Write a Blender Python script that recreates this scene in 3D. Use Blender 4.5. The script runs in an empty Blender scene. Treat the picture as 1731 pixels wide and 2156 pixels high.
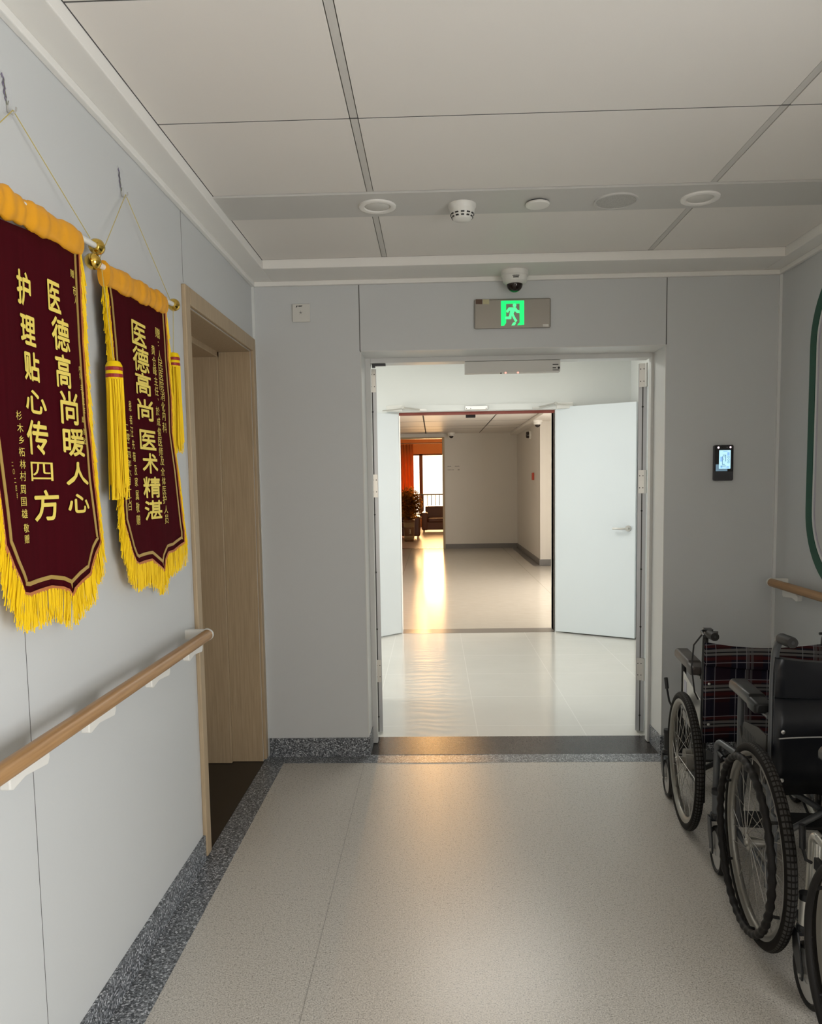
import bpy, bmesh, math, random
from mathutils import Vector, Matrix
random.seed(7)
SC = bpy.context.scene
COL = SC.collection
PI = math.pi

# ------------------------------------------------------------------ camera
cam_d = bpy.data.cameras.new('camera'); cam = bpy.data.objects.new('camera', cam_d); COL.objects.link(cam)
cam_d.sensor_fit = 'AUTO'; cam_d.sensor_width = 36.0
cam_d.lens = 1600.0 / 2156 * 36
cam_d.shift_y = (1154 - 1078) / 2156
cam_d.clip_start = 0.05
YAW, PITCH, ROLL = (0.03138, -0.08528, -0.01581)
_f = Vector((-math.sin(YAW) * math.cos(PITCH), math.cos(YAW) * math.cos(PITCH), math.sin(PITCH)))
_r = Vector((math.cos(YAW), math.sin(YAW), 0)); _u = _r.cross(_f)
_r2 = _r * math.cos(ROLL) + _u * math.sin(ROLL); _u2 = -_r * math.sin(ROLL) + _u * math.cos(ROLL)
cam.matrix_world = Matrix(((_r2.x, _u2.x, -_f.x, 0), (_r2.y, _u2.y, -_f.y, 0), (_r2.z, _u2.z, -_f.z, 1.41), (0, 0, 0, 1)))
SC.camera = cam

# ------------------------------------------------------------------ world, lights, exposure
SC.view_settings.view_transform = 'Standard'; SC.view_settings.look = 'None'
SC.view_settings.gamma = 1; SC.view_settings.exposure = 0.0
SC.view_settings.use_curve_mapping = False
W = bpy.data.worlds.new('world'); SC.world = W; W.use_nodes = True
_n = W.node_tree.nodes; _bg = _n['Background']
_bg.inputs['Color'].default_value = (1.0, 0.86, 0.66, 1); _bg.inputs['Strength'].default_value = 2.6
try:
    SC.cycles.use_denoising = True
    SC.cycles.max_bounces = 10; SC.cycles.diffuse_bounces = 6; SC.cycles.glossy_bounces = 4
    SC.cycles.sample_clamp_indirect = 8
    SC.cycles.caustics_reflective = False; SC.cycles.caustics_refractive = False
except Exception:
    pass

def area(name, loc, rot, sx, sy, watts, color):
    d = bpy.data.lights.new(name, 'AREA'); d.shape = 'RECTANGLE'; d.size = sx; d.size_y = sy
    d.energy = watts; d.color = color
    o = bpy.data.objects.new(name, d); o.location = loc; o.rotation_euler = rot; COL.objects.link(o); return o
# daylight through the windows of the place; the rear one is added
area('sunset_sky_light', (-0.10, 24.62, 1.36), (-PI / 2, 0, 0), 3.5, 2.06, 460, (1.0, 0.54, 0.19))
area('side_window_light', (1.86, -0.30, 0.98), (0, PI / 2, math.radians(6)), 1.6, 2.0, 96, (0.895, 0.95, 1.0))
area('added_rear_fill', (0.4, -4.72, 1.5), (PI / 2, 0, 0), 2.0, 1.6, 9, (1.0, 0.93, 0.84))  # unseen fill added behind the viewer to light the end wall
area('lobby_window_light', (-4.1, 5.45, 1.48), (0, -PI / 2, 0), 1.9, 2.0, 60, (0.84, 0.94, 1.0))
area('far_window_light', (2.74, 9.3, 1.25), (0, PI / 2, 0), 2.1, 3.0, 160, (1.0, 0.96, 0.90))
# unseen fill added under the lobby ceiling to brighten the lobby
area('added_lobby_fill', (0.4, 5.55, 2.47), (0, 0, 0), 1.1, 0.55, 22, (1.0, 1.0, 0.96))
# the low evening sun, straight down the corridor through the lounge window
_s = bpy.data.lights.new('evening_sun', 'SUN'); _s.energy = 6.5; _s.angle = math.radians(1.2); _s.color = (1.0, 0.52, 0.17)
_so = bpy.data.objects.new('evening_sun', _s); COL.objects.link(_so); _so.location = (0, 30, 3)
_so.rotation_euler = Vector((0.006, -1.0, -0.0375)).to_track_quat('-Z', 'Y').to_euler()

# ------------------------------------------------------------------ materials
def mat(name, color, rough=0.5, metal=0.0, spec=0.5, emit=None, es=0.0, alpha=1.0, trans=0.0, coat=0.0, sheen=0.0):
    m = bpy.data.materials.new(name); m.use_nodes = True
    b = m.node_tree.nodes['Principled BSDF']
    b.inputs['Base Color'].default_value = (*color, 1); b.inputs['Roughness'].default_value = rough
    b.inputs['Metallic'].default_value = metal; b.inputs['Specular IOR Level'].default_value = spec
    b.inputs['Alpha'].default_value = alpha; b.inputs['Transmission Weight'].default_value = trans
    b.inputs['Coat Weight'].default_value = coat; b.inputs['Sheen Weight'].default_value = sheen
    if emit:
        b.inputs['Emission Color'].default_value = (*emit, 1); b.inputs['Emission Strength'].default_value = es
    return m

class NT:
    """small node-graph helper"""
    def __init__(s, m): s.m = m; s.t = m.node_tree; s.b = s.t.nodes['Principled BSDF']
    def n(s, typ, **k):
        o = s.t.nodes.new(typ)
        for a, v in k.items(): setattr(o, a, v)
        return o
    def l(s, a, b): s.t.links.new(a, b)
    def pos(s): return s.n('ShaderNodeNewGeometry').outputs['Position']
    def obj(s): return s.n('ShaderNodeTexCoord').outputs['Object']
    def sep(s, v):
        o = s.n('ShaderNodeSeparateXYZ'); s.l(v, o.inputs[0]); return o.outputs
    def math(s, op, a, b=None, c=None):
        o = s.n('ShaderNodeMath', operation=op)
        for i, v in enumerate((a, b, c)):
            if v is None: continue
            if isinstance(v, (int, float)): o.inputs[i].default_value = v
            else: s.l(v, o.inputs[i])
        return o.outputs[0]
    def mapping(s, v, scale):
        o = s.n('ShaderNodeMapping'); s.l(v, o.inputs['Vector']); o.inputs['Scale'].default_value = scale; return o.outputs[0]
    def noise(s, v, scale, detail=2, rough=0.5):
        o = s.n('ShaderNodeTexNoise'); s.l(v, o.inputs['Vector']); o.inputs['Scale'].default_value = scale
        o.inputs['Detail'].default_value = detail; o.inputs['Roughness'].default_value = rough; return o.outputs['Fac']
    def ramp(s, v, stops, interp='LINEAR'):
        o = s.n('ShaderNodeValToRGB'); o.color_ramp.interpolation = interp
        e = o.color_ramp.elements
        while len(e) < len(stops): e.new(0.5)
        for i, (p, c) in enumerate(stops): e[i].position = p; e[i].color = (*c, 1)
        s.l(v, o.inputs[0]); return o.outputs['Color']
    def mix(s, fac, a, b, typ='MIX'):
        o = s.n('ShaderNodeMix', data_type='RGBA', blend_type=typ)
        for i, v in ((0, fac), (6, a), (7, b)):
            if isinstance(v, (int, float)): o.inputs[i].default_value = v
            elif isinstance(v, tuple): o.inputs[i].default_value = (*v, 1)
            else: s.l(v, o.inputs[i])
        return o.outputs[2]
    def color(s, c): s.l(c, s.b.inputs['Base Color'])
    def rough(s, c): s.l(c, s.b.inputs['Roughness'])
    def bump(s, h, strength=0.2, dist=0.002):
        o = s.n('ShaderNodeBump'); o.inputs['Strength'].default_value = strength; o.inputs['Distance'].default_value = dist
        s.l(h, o.inputs['Height']); s.l(o.outputs[0], s.b.inputs['Normal'])
    def line(s, coord, at, half):          # 1 on a line coord==at
        return s.math('LESS_THAN', s.math('ABSOLUTE', s.math('SUBTRACT', coord, at)), half)
    def stripe(s, coord, period, off, half):
        f = s.math('FRACT', s.math('ADD', s.math('DIVIDE', coord, period), off + 1000.0))
        return s.math('LESS_THAN', s.math('ABSOLUTE', s.math('SUBTRACT', f, 0.5)), half / period)

M = {}
def wallmat(name, c, rough=0.42):
    m = mat(name, c, rough, spec=0.35); g = NT(m); p = g.pos()
    n = g.noise(p, 1.3, 3); f = g.noise(p, 420, 2)
    base = g.mix(n, tuple(x * 0.97 for x in c), tuple(min(1, x * 1.03) for x in c))
    g.color(g.mix(g.math('MULTIPLY', f, 0.10), base, tuple(x * 0.75 for x in c))); return m
M['wall'] = wallmat('grey_wall_panel', (0.60, 0.615, 0.62))
M['wall_lobby'] = wallmat('white_lobby_wall', (0.78, 0.79, 0.77))
M['wall_far'] = wallmat('cream_far_wall', (0.66, 0.63, 0.58))
M['ceiling'] = wallmat('ceiling_panel', (0.80, 0.768, 0.728), 0.5)
M['soffit'] = wallmat('white_cornice', (0.84, 0.825, 0.79), 0.5)
M['strip'] = wallmat('grey_ceiling_strip', (0.60, 0.59, 0.565), 0.45)
M['groove'] = mat('dark_joint', (0.09, 0.088, 0.084), 0.8)
M['tbar'] = mat('grey_joint_profile', (0.60, 0.585, 0.555), 0.5)
M['trim'] = mat('pale_trim_profile', (0.72, 0.73, 0.72), 0.35)
M['frame_white'] = wallmat('white_door_frame', (0.66, 0.66, 0.645), 0.35)
M['leaf'] = wallmat('pale_blue_door_leaf', (0.71, 0.76, 0.79), 0.32)
M['aluminium'] = mat('aluminium_edge', (0.52, 0.53, 0.55), 0.35, 0.5)
M['steel'] = mat('brushed_steel', (0.62, 0.61, 0.58), 0.32, 0.9)
M['chrome'] = mat('chrome', (0.75, 0.75, 0.74), 0.15, 1.0)
M['screw'] = mat('dark_screw', (0.02, 0.02, 0.02), 0.5)
M['white_plastic'] = mat('white_plastic', (0.78, 0.77, 0.73), 0.35)
M['offwhite_plastic'] = mat('offwhite_plastic', (0.66, 0.65, 0.61), 0.4)
M['grey_plastic'] = mat('grey_plastic', (0.40, 0.39, 0.37), 0.4)
M['dark_glass'] = mat('dark_glass', (0.015, 0.008, 0.006), 0.08)
M['black_plastic'] = mat('black_plastic', (0.012, 0.012, 0.013), 0.38)
M['black_rubber'] = mat('black_rubber', (0.012, 0.0105, 0.0095), 0.55, spec=0.22)
M['charcoal'] = mat('charcoal_plastic', (0.035, 0.036, 0.042), 0.4)
M['led_green'] = mat('green_pictogram', (0.0, 0.6, 0.2), 0.4, emit=(0.01, 0.92, 0.16), es=1.05)
M['led_red'] = mat('red_indicator', (0.8, 0.2, 0.15), 0.4, emit=(1.0, 0.35, 0.28), es=1.6)
M['led_pink'] = mat('pink_indicator', (0.9, 0.7, 0.75), 0.4, emit=(1.0, 0.80, 0.88), es=1.1)
M['screen'] = mat('lit_screen', (0.3, 0.5, 0.6), 0.2, emit=(0.50, 0.86, 1.0), es=0.95)
M['painted_reflection'] = mat('painted_glass_reflection', (0.1, 0.16, 0.2), 0.2, emit=(0.16, 0.27, 0.36), es=0.7)  # glowing colour that stands in for a reflection on the terminal glass
M['screen_mark'] = mat('screen_marks', (0.03, 0.10, 0.2), 0.3, emit=(0.05, 0.15, 0.32), es=0.7)
M['ink'] = mat('black_ink', (0.01, 0.01, 0.01), 0.6)
M['grey_ink'] = mat('grey_ink', (0.22, 0.21, 0.20), 0.6)
M['brown_sticker'] = mat('brown_sticker', (0.10, 0.05, 0.03), 0.5)
M['cream_sticker'] = mat('cream_sticker', (0.50, 0.46, 0.28), 0.5)
M['red_seal'] = mat('red_door_seal', (0.23, 0.045, 0.03), 0.5)
M['red_plastic'] = mat('red_plastic', (0.45, 0.05, 0.02), 0.4)
M['green_border'] = mat('green_board_border', (0.012, 0.085, 0.050), 0.45)
M['lilac_line'] = mat('lilac_board_edge', (0.47, 0.44, 0.50), 0.45)
M['board'] = mat('pale_board', (0.54, 0.54, 0.53), 0.4)
M['gold_metal'] = mat('polished_gold', (0.75, 0.50, 0.10), 0.12, 1.0)
M['gold_satin'] = mat('gold_satin', (0.76, 0.34, 0.018), 0.45, spec=0.25)
M['fringe'] = mat('yellow_fringe', (0.88, 0.60, 0.006), 0.5, spec=0.15)
M['fringe_b'] = M['fringe']
M['letter'] = mat('gold_lettering', (0.86, 0.68, 0.14), 0.5, spec=0.2)
M['gold_trim'] = mat('gold_sequin_trim', (0.50, 0.32, 0.07), 0.35, 0.3)
M['piping'] = mat('orange_braid', (0.52, 0.17, 0.05), 0.5)
M['cord'] = mat('yellow_cord', (0.52, 0.42, 0.13), 0.7)
M['red_band'] = mat('red_tassel_band', (0.32, 0.02, 0.02), 0.5)
M['lavender'] = mat('lavender_print', (0.20, 0.17, 0.26), 0.5)
M['stem_print'] = mat('green_stem_print', (0.16, 0.17, 0.10), 0.5)
M['clear'] = mat('clear_plastic', (0.9, 0.9, 0.95), 0.1, alpha=0.05)
M['curtain_pole'] = mat('dark_wood', (0.10, 0.035, 0.015), 0.5)

m = mat('maroon_velvet', (0.050, 0.0035, 0.007), 0.9, spec=0.06); M['velvet'] = m
g = NT(m); v = g.mapping(g.pos(), (1, 30, 1.2)); n = g.noise(v, 3, 2)
g.color(g.mix(n, (0.042, 0.0015, 0.004), (0.066, 0.003, 0.007)))

m = mat('oak_laminate', (0.27, 0.20, 0.125), 0.45, spec=0.4); M['oak'] = m
g = NT(m); v = g.mapping(g.pos(), (42, 42, 1.3)); n = g.noise(v, 3.0, 5, 0.65); n2 = g.noise(g.mapping(g.pos(), (6, 6, 0.35)), 2.0, 2)
c = g.ramp(n, [(0.30, (0.34, 0.255, 0.158)), (0.55, (0.44, 0.335, 0.215)), (0.75, (0.50, 0.39, 0.26))])
g.color(g.mix(g.math('MULTIPLY', n2, 0.35), c, (0.40, 0.295, 0.18)))
m = mat('handrail_wood', (0.36, 0.19, 0.07), 0.38); M['rail'] = m
g = NT(m); v = g.mapping(g.pos(), (60, 1.5, 60)); n = g.noise(v, 2.2, 4, 0.6)
g.color(g.ramp(n, [(0.3, (0.30, 0.158, 0.060)), (0.7, (0.43, 0.245, 0.105))]))

m = mat('speckled_vinyl', (0.5, 0.47, 0.42), 0.34, spec=0.45); M['vinyl'] = m
g = NT(m); p = g.pos(); n = g.noise(p, 230, 2, 0.75); n2 = g.noise(p, 95, 2, 0.6); n3 = g.noise(p, 0.9, 2)
c = g.ramp(n, [(0.34, (0.19, 0.175, 0.155)), (0.47, (0.50, 0.465, 0.415)), (0.58, (0.595, 0.56, 0.505)), (0.70, (0.76, 0.735, 0.69))])
c = g.mix(g.math('MULTIPLY', n2, 0.35), c, (0.48, 0.455, 0.41))
vor = g.n('ShaderNodeTexVoronoi'); vor.inputs['Scale'].default_value = 9; g.l(p, vor.inputs['Vector'])
spot = g.math('LESS_THAN', vor.outputs['Distance'], 0.028)
c = g.mix(g.math('MULTIPLY', spot, 0.55), c, (0.12, 0.11, 0.10))
s = g.sep(p)
seam = g.math('MAXIMUM', g.line(s[0], -0.372, 0.0016), g.line(s[0], 1.28, 0.0016))
seam = g.math('MULTIPLY', seam, g.math('LESS_THAN', s[1], 3.8))
g.color(g.mix(g.math('MULTIPLY', seam, 0.6), c, (0.20, 0.18, 0.16)))
g.rough(g.math('ADD', g.math('MULTIPLY', n2, 0.08), 0.24))

m = mat('far_vinyl', (0.5, 0.47, 0.42), 0.17, spec=0.4); M['vinyl_far'] = m
g = NT(m); p = g.pos(); n = g.noise(g.mapping(p, (3, 8, 1)), 2.5, 3); s = g.sep(p)
c = g.mix(n, (0.47, 0.43, 0.375), (0.56, 0.52, 0.46))
seam = g.math('MAXIMUM', g.line(s[0], 1.45, 0.004), g.line(s[0], -0.5, 0.004))
g.color(g.mix(g.math('MULTIPLY', seam, 0.5), c, (0.25, 0.22, 0.18)))

m = mat('glossy_lobby_tile', (0.66, 0.65, 0.61), 0.13, spec=0.5); M['tile'] = m
g = NT(m); p = g.pos(); s = g.sep(p); n = g.noise(g.mapping(p, (1.5, 1.5, 1)), 2.0, 4)
c = g.mix(n, (0.60, 0.585, 0.54), (0.67, 0.655, 0.615))
seam = g.math('MAXIMUM', g.stripe(s[0], 0.60, 0.12, 0.0022), g.stripe(s[1], 0.60, 0.30, 0.003))
g.color(g.mix(g.math('MULTIPLY', seam, 0.45), c, (0.85, 0.84, 0.8)))
sw = g.n('ShaderNodeTexWave', wave_type='RINGS', rings_direction='Z'); sw.inputs['Scale'].default_value = 3.5
sw.inputs['Distortion'].default_value = 9; sw.inputs['Detail'].default_value = 3; sw.inputs['Detail Scale'].default_value = 1.2
g.l(p, sw.inputs['Vector'])
g.rough(g.math('ADD', g.math('MULTIPLY', sw.outputs['Fac'], 0.05), 0.10))

m = mat('granite', (0.1, 0.1, 0.11), 0.35); M['granite'] = m
g = NT(m); p = g.pos(); vor = g.n('ShaderNodeTexVoronoi'); vor.inputs['Scale'].default_value = 210; g.l(p, vor.inputs['Vector'])
sc = g.n('ShaderNodeSeparateColor'); g.l(vor.outputs['Color'], sc.inputs[0])
c = g.ramp(sc.outputs[0], [(0.0, (0.055, 0.060, 0.068)), (0.33, (0.14, 0.150, 0.165)), (0.64, (0.27, 0.285, 0.305)), (0.88, (0.56, 0.58, 0.61))], 'CONSTANT')
g.color(c)
m = mat('granite_far', (0.16, 0.15, 0.145), 0.4); M['granite_far'] = m
m = mat('dark_stone', (0.030, 0.026, 0.024), 0.3, spec=0.22); M['dark_stone'] = m
g = NT(m); p = g.pos(); n = g.noise(p, 160, 2); g.color(g.mix(n, (0.022, 0.019, 0.017), (0.050, 0.045, 0.042))); g.rough(g.math('ADD', g.math('MULTIPLY', n, 0.2), 0.16))
m = mat('brown_stone', (0.012, 0.009, 0.007), 0.35); M['brown_stone'] = m
M['grey_stone'] = mat('grey_threshold', (0.22, 0.20, 0.18), 0.22)
M['lounge_floor'] = mat('lounge_floor', (0.36, 0.33, 0.37), 0.3)
M['leather'] = mat('brown_leather', (0.075, 0.020, 0.010), 0.30)
M['curtain_wall'] = mat('brown_pelmet', (0.42, 0.16, 0.05), 0.6)
m = mat('brown_curtain', (0.30, 0.10, 0.035), 0.8); M['curtain'] = m
g = NT(m); tr = g.n('ShaderNodeBsdfTranslucent'); tr.inputs[0].default_value = (0.62, 0.20, 0.05, 1)
mx = g.n('ShaderNodeMixShader'); mx.inputs[0].default_value = 0.35
out = [n_ for n_ in m.node_tree.nodes if n_.type == 'OUTPUT_MATERIAL'][0]
g.l(g.b.outputs[0], mx.inputs[1]); g.l(tr.outputs[0], mx.inputs[2]); g.l(mx.outputs[0], out.inputs[0])
m = mat('foliage', (0.09, 0.085, 0.02), 0.5); M['foliage'] = m
g = NT(m); tr = g.n('ShaderNodeBsdfTranslucent'); tr.inputs[0].default_value = (0.55, 0.27, 0.04, 1)
mx = g.n('ShaderNodeMixShader'); mx.inputs[0].default_value = 0.6
out = [n_ for n_ in m.node_tree.nodes if n_.type == 'OUTPUT_MATERIAL'][0]
g.l(g.b.outputs[0], mx.inputs[1]); g.l(tr.outputs[0], mx.inputs[2]); g.l(mx.outputs[0], out.inputs[0])
m = mat('glazed_pot', (0.11, 0.058, 0.034), 0.3); M['pot'] = m
m = mat('window_glass', (1, 1, 1), 0.02); M['glass'] = m
g = NT(m); tr = g.n('ShaderNodeBsdfTransparent'); gl = g.n('ShaderNodeBsdfGlossy'); gl.inputs['Roughness'].default_value = 0.03
mx = g.n('ShaderNodeMixShader'); mx.inputs[0].default_value = 0.05
out = [n_ for n_ in m.node_tree.nodes if n_.type == 'OUTPUT_MATERIAL'][0]
g.l(tr.outputs[0], mx.inputs[1]); g.l(gl.outputs[0], mx.inputs[2]); g.l(mx.outputs[0], out.inputs[0])

# wheelchair materials
M['vinyl_black'] = mat('black_vinyl', (0.0065, 0.007, 0.009), 0.34, spec=0.35)
g = NT(M['vinyl_black']); g.bump(g.noise(g.obj(), 7, 2), 0.35, 0.02)
M['grey_paint'] = mat('grey_painted_tube', (0.10, 0.104, 0.108), 0.36, 0.15)
M['silver_tube'] = mat('silver_tube', (0.66, 0.64, 0.58), 0.28, 0.45)
M['black_tube'] = mat('black_tube', (0.02, 0.019, 0.018), 0.4)
M['rim'] = mat('alloy_rim', (0.26, 0.245, 0.215), 0.40, 0.5)
M['spoke'] = mat('steel_spoke', (0.30, 0.285, 0.255), 0.35, 0.7)
M['arm_pad'] = mat('black_arm_pad', (0.009, 0.009, 0.009), 0.36, spec=0.3)
M['arm_pad_brown'] = mat('brown_black_arm_pad', (0.035, 0.027, 0.022), 0.5)
M['skirt_silver'] = mat('silver_skirt_guard', (0.52, 0.52, 0.50), 0.35, 0.3)
M['skirt_grey'] = mat('grey_skirt_guard', (0.045, 0.041, 0.036), 0.5, spec=0.3)
M['sticker_lilac'] = mat('lilac_sticker', (0.42, 0.42, 0.52), 0.5)
m = mat('tyre_tread', (0.02, 0.018, 0.016), 0.7, spec=0.12); M['tyre'] = m
g = NT(m); s = g.sep(g.obj())
ang = g.math('ARCTAN2', s[2], s[1])
a = g.stripe(ang, 2 * PI / 110, 0.0, 2 * PI / 110 * 0.34)
b_ = g.stripe(s[0], 0.0095, 0.5, 0.0033)
rr = g.math('POWER', g.math('ADD', g.math('MULTIPLY', s[1], s[1]), g.math('MULTIPLY', s[2], s[2])), 0.5)
blk = g.math('MULTIPLY', g.math('MULTIPLY', a, b_), g.math('LESS_THAN', g.math('ABSOLUTE', s[0]), 0.0150))
g.color(g.mix(blk, (0.011, 0.009, 0.0075), (0.045, 0.043, 0.040))); g.bump(blk, 0.6, 0.003)
m = mat('plaid_fabric', (0.05, 0.02, 0.025), 0.85, spec=0.1); M['plaid'] = m
g = NT(m); s = g.sep(g.obj()); x, z = s[0], s[2]
c = g.mix(g.stripe(x, 0.118, 0.25, 0.028), (0.026, 0.008, 0.009), (0.010, 0.0085, 0.015))
c = g.mix(g.math('MULTIPLY', g.stripe(z, 0.142, 0.88, 0.030), 0.6), c, (0.009, 0.008, 0.016))
c = g.mix(g.math('MULTIPLY', g.stripe(z, 0.142, 0.44, 0.0065), 0.8), c, (0.050, 0.009, 0.009))
c = g.mix(g.math('MULTIPLY', g.stripe(z, 0.142, 0.10, 0.0055), 0.8), c, (0.050, 0.009, 0.009))
c = g.mix(g.math('MULTIPLY', g.stripe(z, 0.142, 0.27, 0.0120), 0.85), c, (0.125, 0.12, 0.115))
c = g.mix(g.stripe(z, 0.142, 0.275, 0.0024), c, (0.008, 0.007, 0.009))
c = g.mix(g.math('MULTIPLY', g.stripe(z, 0.071, 0.62, 0.0014), 0.8), c, (0.20, 0.19, 0.205))
c = g.mix(g.math('MULTIPLY', g.stripe(x, 0.118, 0.00, 0.0013), 0.8), c, (0.20, 0.19, 0.205))
c = g.mix(g.math('MULTIPLY', g.stripe(x, 0.118, 0.31, 0.0013), 0.8), c, (0.20, 0.19, 0.205))
c = g.mix(g.math('MULTIPLY', g.stripe(x, 0.236, 0.66, 0.0050), 0.55), c, (0.105, 0.10, 0.10))
c = g.mix(g.math('MULTIPLY', g.stripe(x, 0.236, 0.72, 0.0050), 0.55), c, (0.105, 0.10, 0.10))
g.color(c)

# ------------------------------------------------------------------ mesh helpers
def frame_at(d):
    d = d.normalized(); a = Vector((0, 0, 1)) if abs(d.z) < 0.9 else Vector((1, 0, 0))
    u = d.cross(a).normalized(); v = u.cross(d).normalized(); return u, v
class G:
    """collects geometry for ONE mesh object"""
    def __init__(s, off=(0, 0, 0)): s.bm = bmesh.new(); s.mi = 0; s.o = Vector(off)
    def _v(s, p): return s.bm.verts.new(Vector(p) - s.o)
    def face(s, vs):
        try:
            f = s.bm.faces.new(vs); f.material_index = s.mi; return f
        except ValueError: return None
    def poly(s, pts): return s.face([s._v(p) for p in pts])
    def box(s, x0, x1, y0, y1, z0, z1):
        v = [s._v((x, y, z)) for x in (x0, x1) for y in (y0, y1) for z in (z0, z1)]
        for q in ((0, 1, 3, 2), (4, 6, 7, 5), (0, 4, 5, 1), (2, 3, 7, 6), (0, 2, 6, 4), (1, 5, 7, 3)): s.face([v[i] for i in q])
        return s
    def obox(s, c, size, mtx):
        c = Vector(c); v = []
        for x in (-.5, .5):
            for y in (-.5, .5):
                for z in (-.5, .5): v.append(s._v(c + mtx @ Vector((x * size[0], y * size[1], z * size[2]))))
        for q in ((0, 1, 3, 2), (4, 6, 7, 5), (0, 4, 5, 1), (2, 3, 7, 6), (0, 2, 6, 4), (1, 5, 7, 3)): s.face([v[i] for i in q])
        return s
    def rings(s, rings, closed=False, cap=True):
        vr = [[s._v(p) for p in r] for r in rings]; n = len(vr[0])
        for i in range(len(vr) if closed else len(vr) - 1):
            a, b = vr[i], vr[(i + 1) % len(vr)]
            for k in range(n): s.face([a[k], a[(k + 1) % n], b[(k + 1) % n], b[k]])
        if cap and not closed: s.face(list(reversed(vr[0]))); s.face(vr[-1])
        return s
    def tube(s, pts, r, seg=10, closed=False, cap=True):
        pts = [Vector(p) for p in pts]; n = len(pts); R = []
        u = None
        for i, p in enumerate(pts):
            a = pts[(i - 1) % n] if (closed or i > 0) else p; b = pts[(i + 1) % n] if (closed or i < n - 1) else p
            d = (b - a).normalized()
            if u is None: u, v = frame_at(d)
            else:
                u = (u - d * u.dot(d))
                u = u.normalized() if u.length > 1e-6 else frame_at(d)[0]
                v = u.cross(d).normalized()
            rad = r[i] if isinstance(r, (list, tuple)) else r
            R.append([p + (u * math.cos(2 * PI * k / seg) + v * math.sin(2 * PI * k / seg)) * rad for k in range(seg)])
        return s.rings(R, closed, cap)
    def cyl(s, a, b, r, seg=16, r2=None): return s.tube([a, b], [r, r if r2 is None else r2], seg)
    def lathe(s, prof, c, axis=(0, 0, 1), seg=28, cap=True):
        c = Vector(c); d = Vector(axis).normalized(); u, v = frame_at(d)
        return s.rings([[c + d * h + (u * math.cos(2 * PI * k / seg) + v * math.sin(2 * PI * k / seg)) * max(r, 1e-5) for k in range(seg)] for r, h in prof], False, cap)
    def torus(s, c, axis, R, r, seg=48, ts=10, squash=1.0, fn=None):
        c = Vector(c); d = Vector(axis).normalized(); u, v = frame_at(d); rr = []
        for i in range(seg):
            a = 2 * PI * i / seg; e = u * math.cos(a) + v * math.sin(a); q = r * (fn(a) if fn else 1)
            rr.append([c + e * (R + q * math.cos(2 * PI * k / ts)) + d * (q * squash * math.sin(2 * PI * k / ts)) for k in range(ts)])
        return s.rings(rr, True)
    def ringprofile(s, c, axis, prof, seg=64):         # closed profile [(radius, offset along axis)] swept round
        c = Vector(c); d = Vector(axis).normalized(); u, v = frame_at(d)
        return s.rings([[c + (u * math.cos(2 * PI * i / seg) + v * math.sin(2 * PI * i / seg)) * r + d * h for r, h in prof] for i in range(seg)], True)
    def sphere(s, c, r, seg=16, rows=10, sc=(1, 1, 1)):
        c = Vector(c); R = []
        for i in range(1, rows):
            t = PI * i / rows; R.append([c + Vector((r * sc[0] * math.sin(t) * math.cos(2 * PI * k / seg), r * sc[1] * math.sin(t) * math.sin(2 * PI * k / seg), r * sc[2] * math.cos(t))) for k in range(seg)])
        return s.rings(R)
    def prism(s, pts, d):                               # polygon extruded by vector d
        d = Vector(d); a = [s._v(p) for p in pts]; b = [s._v(Vector(p) + d) for p in pts]; n = len(pts)
        s.face(list(reversed(a))); s.face(b)
        for i in range(n): s.face([a[i], a[(i + 1) % n], b[(i + 1) % n], b[i]])
        return s
    def build(s, name, mats, parent=None, smooth=False, bevel=0.0, seg=2, loc=None, angle=40):
        me = bpy.data.meshes.new(name); bmesh.ops.recalc_face_normals(s.bm, faces=s.bm.faces[:])
        s.bm.to_mesh(me); s.bm.free()
        for k in (mats if isinstance(mats, (list, tuple)) else [mats]): me.materials.append(M[k] if isinstance(k, str) else k)
        o = bpy.data.objects.new(name, me); COL.objects.link(o)
        if parent: o.parent = parent
        if loc is not None: o.location = loc
        elif parent is None: o.location = s.o
        if bevel:
            b = o.modifiers.new('bevel', 'BEVEL'); b.width = bevel; b.segments = seg; b.limit_method = 'ANGLE'; b.angle_limit = math.radians(35)
        if smooth:
            me.polygons.foreach_set('use_smooth', [True] * len(me.polygons))
            try:
                me.set_sharp_from_angle(angle=math.radians(angle))
            except Exception: pass
        return o
def tag(o, label=None, cat=None, group=None, kind=None):
    if label: o['label'] = label
    if cat: o['category'] = cat
    if group: o['group'] = group
    if kind: o['kind'] = kind
    return o
def thing(name, label, cat, loc=(0, 0, 0), rz=0.0, group=None, kind=None):
    o = bpy.data.objects.new(name, None); o.empty_display_size = 0.05; COL.objects.link(o)
    o.location = loc; o.rotation_euler = (0, 0, rz); return tag(o, label, cat, group, kind)
def struct(o, label, cat): return tag(o, label, cat, None, 'structure')
def copy_obj(o, parent):
    c = o.copy(); COL.objects.link(c); c.parent = parent; return c
# ------------------------------------------------------------------ setting: near corridor
XL, XR, YB, ZS, ZC = -0.89, 1.70, 3.837, 2.41, 2.45
g = G(); g.box(-1.0, 1.9, -4.7, 3.99, -0.05, 0.0); struct(g.build('floor', 'vinyl'), 'speckled beige vinyl floor of the corridor', 'floor')
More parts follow.
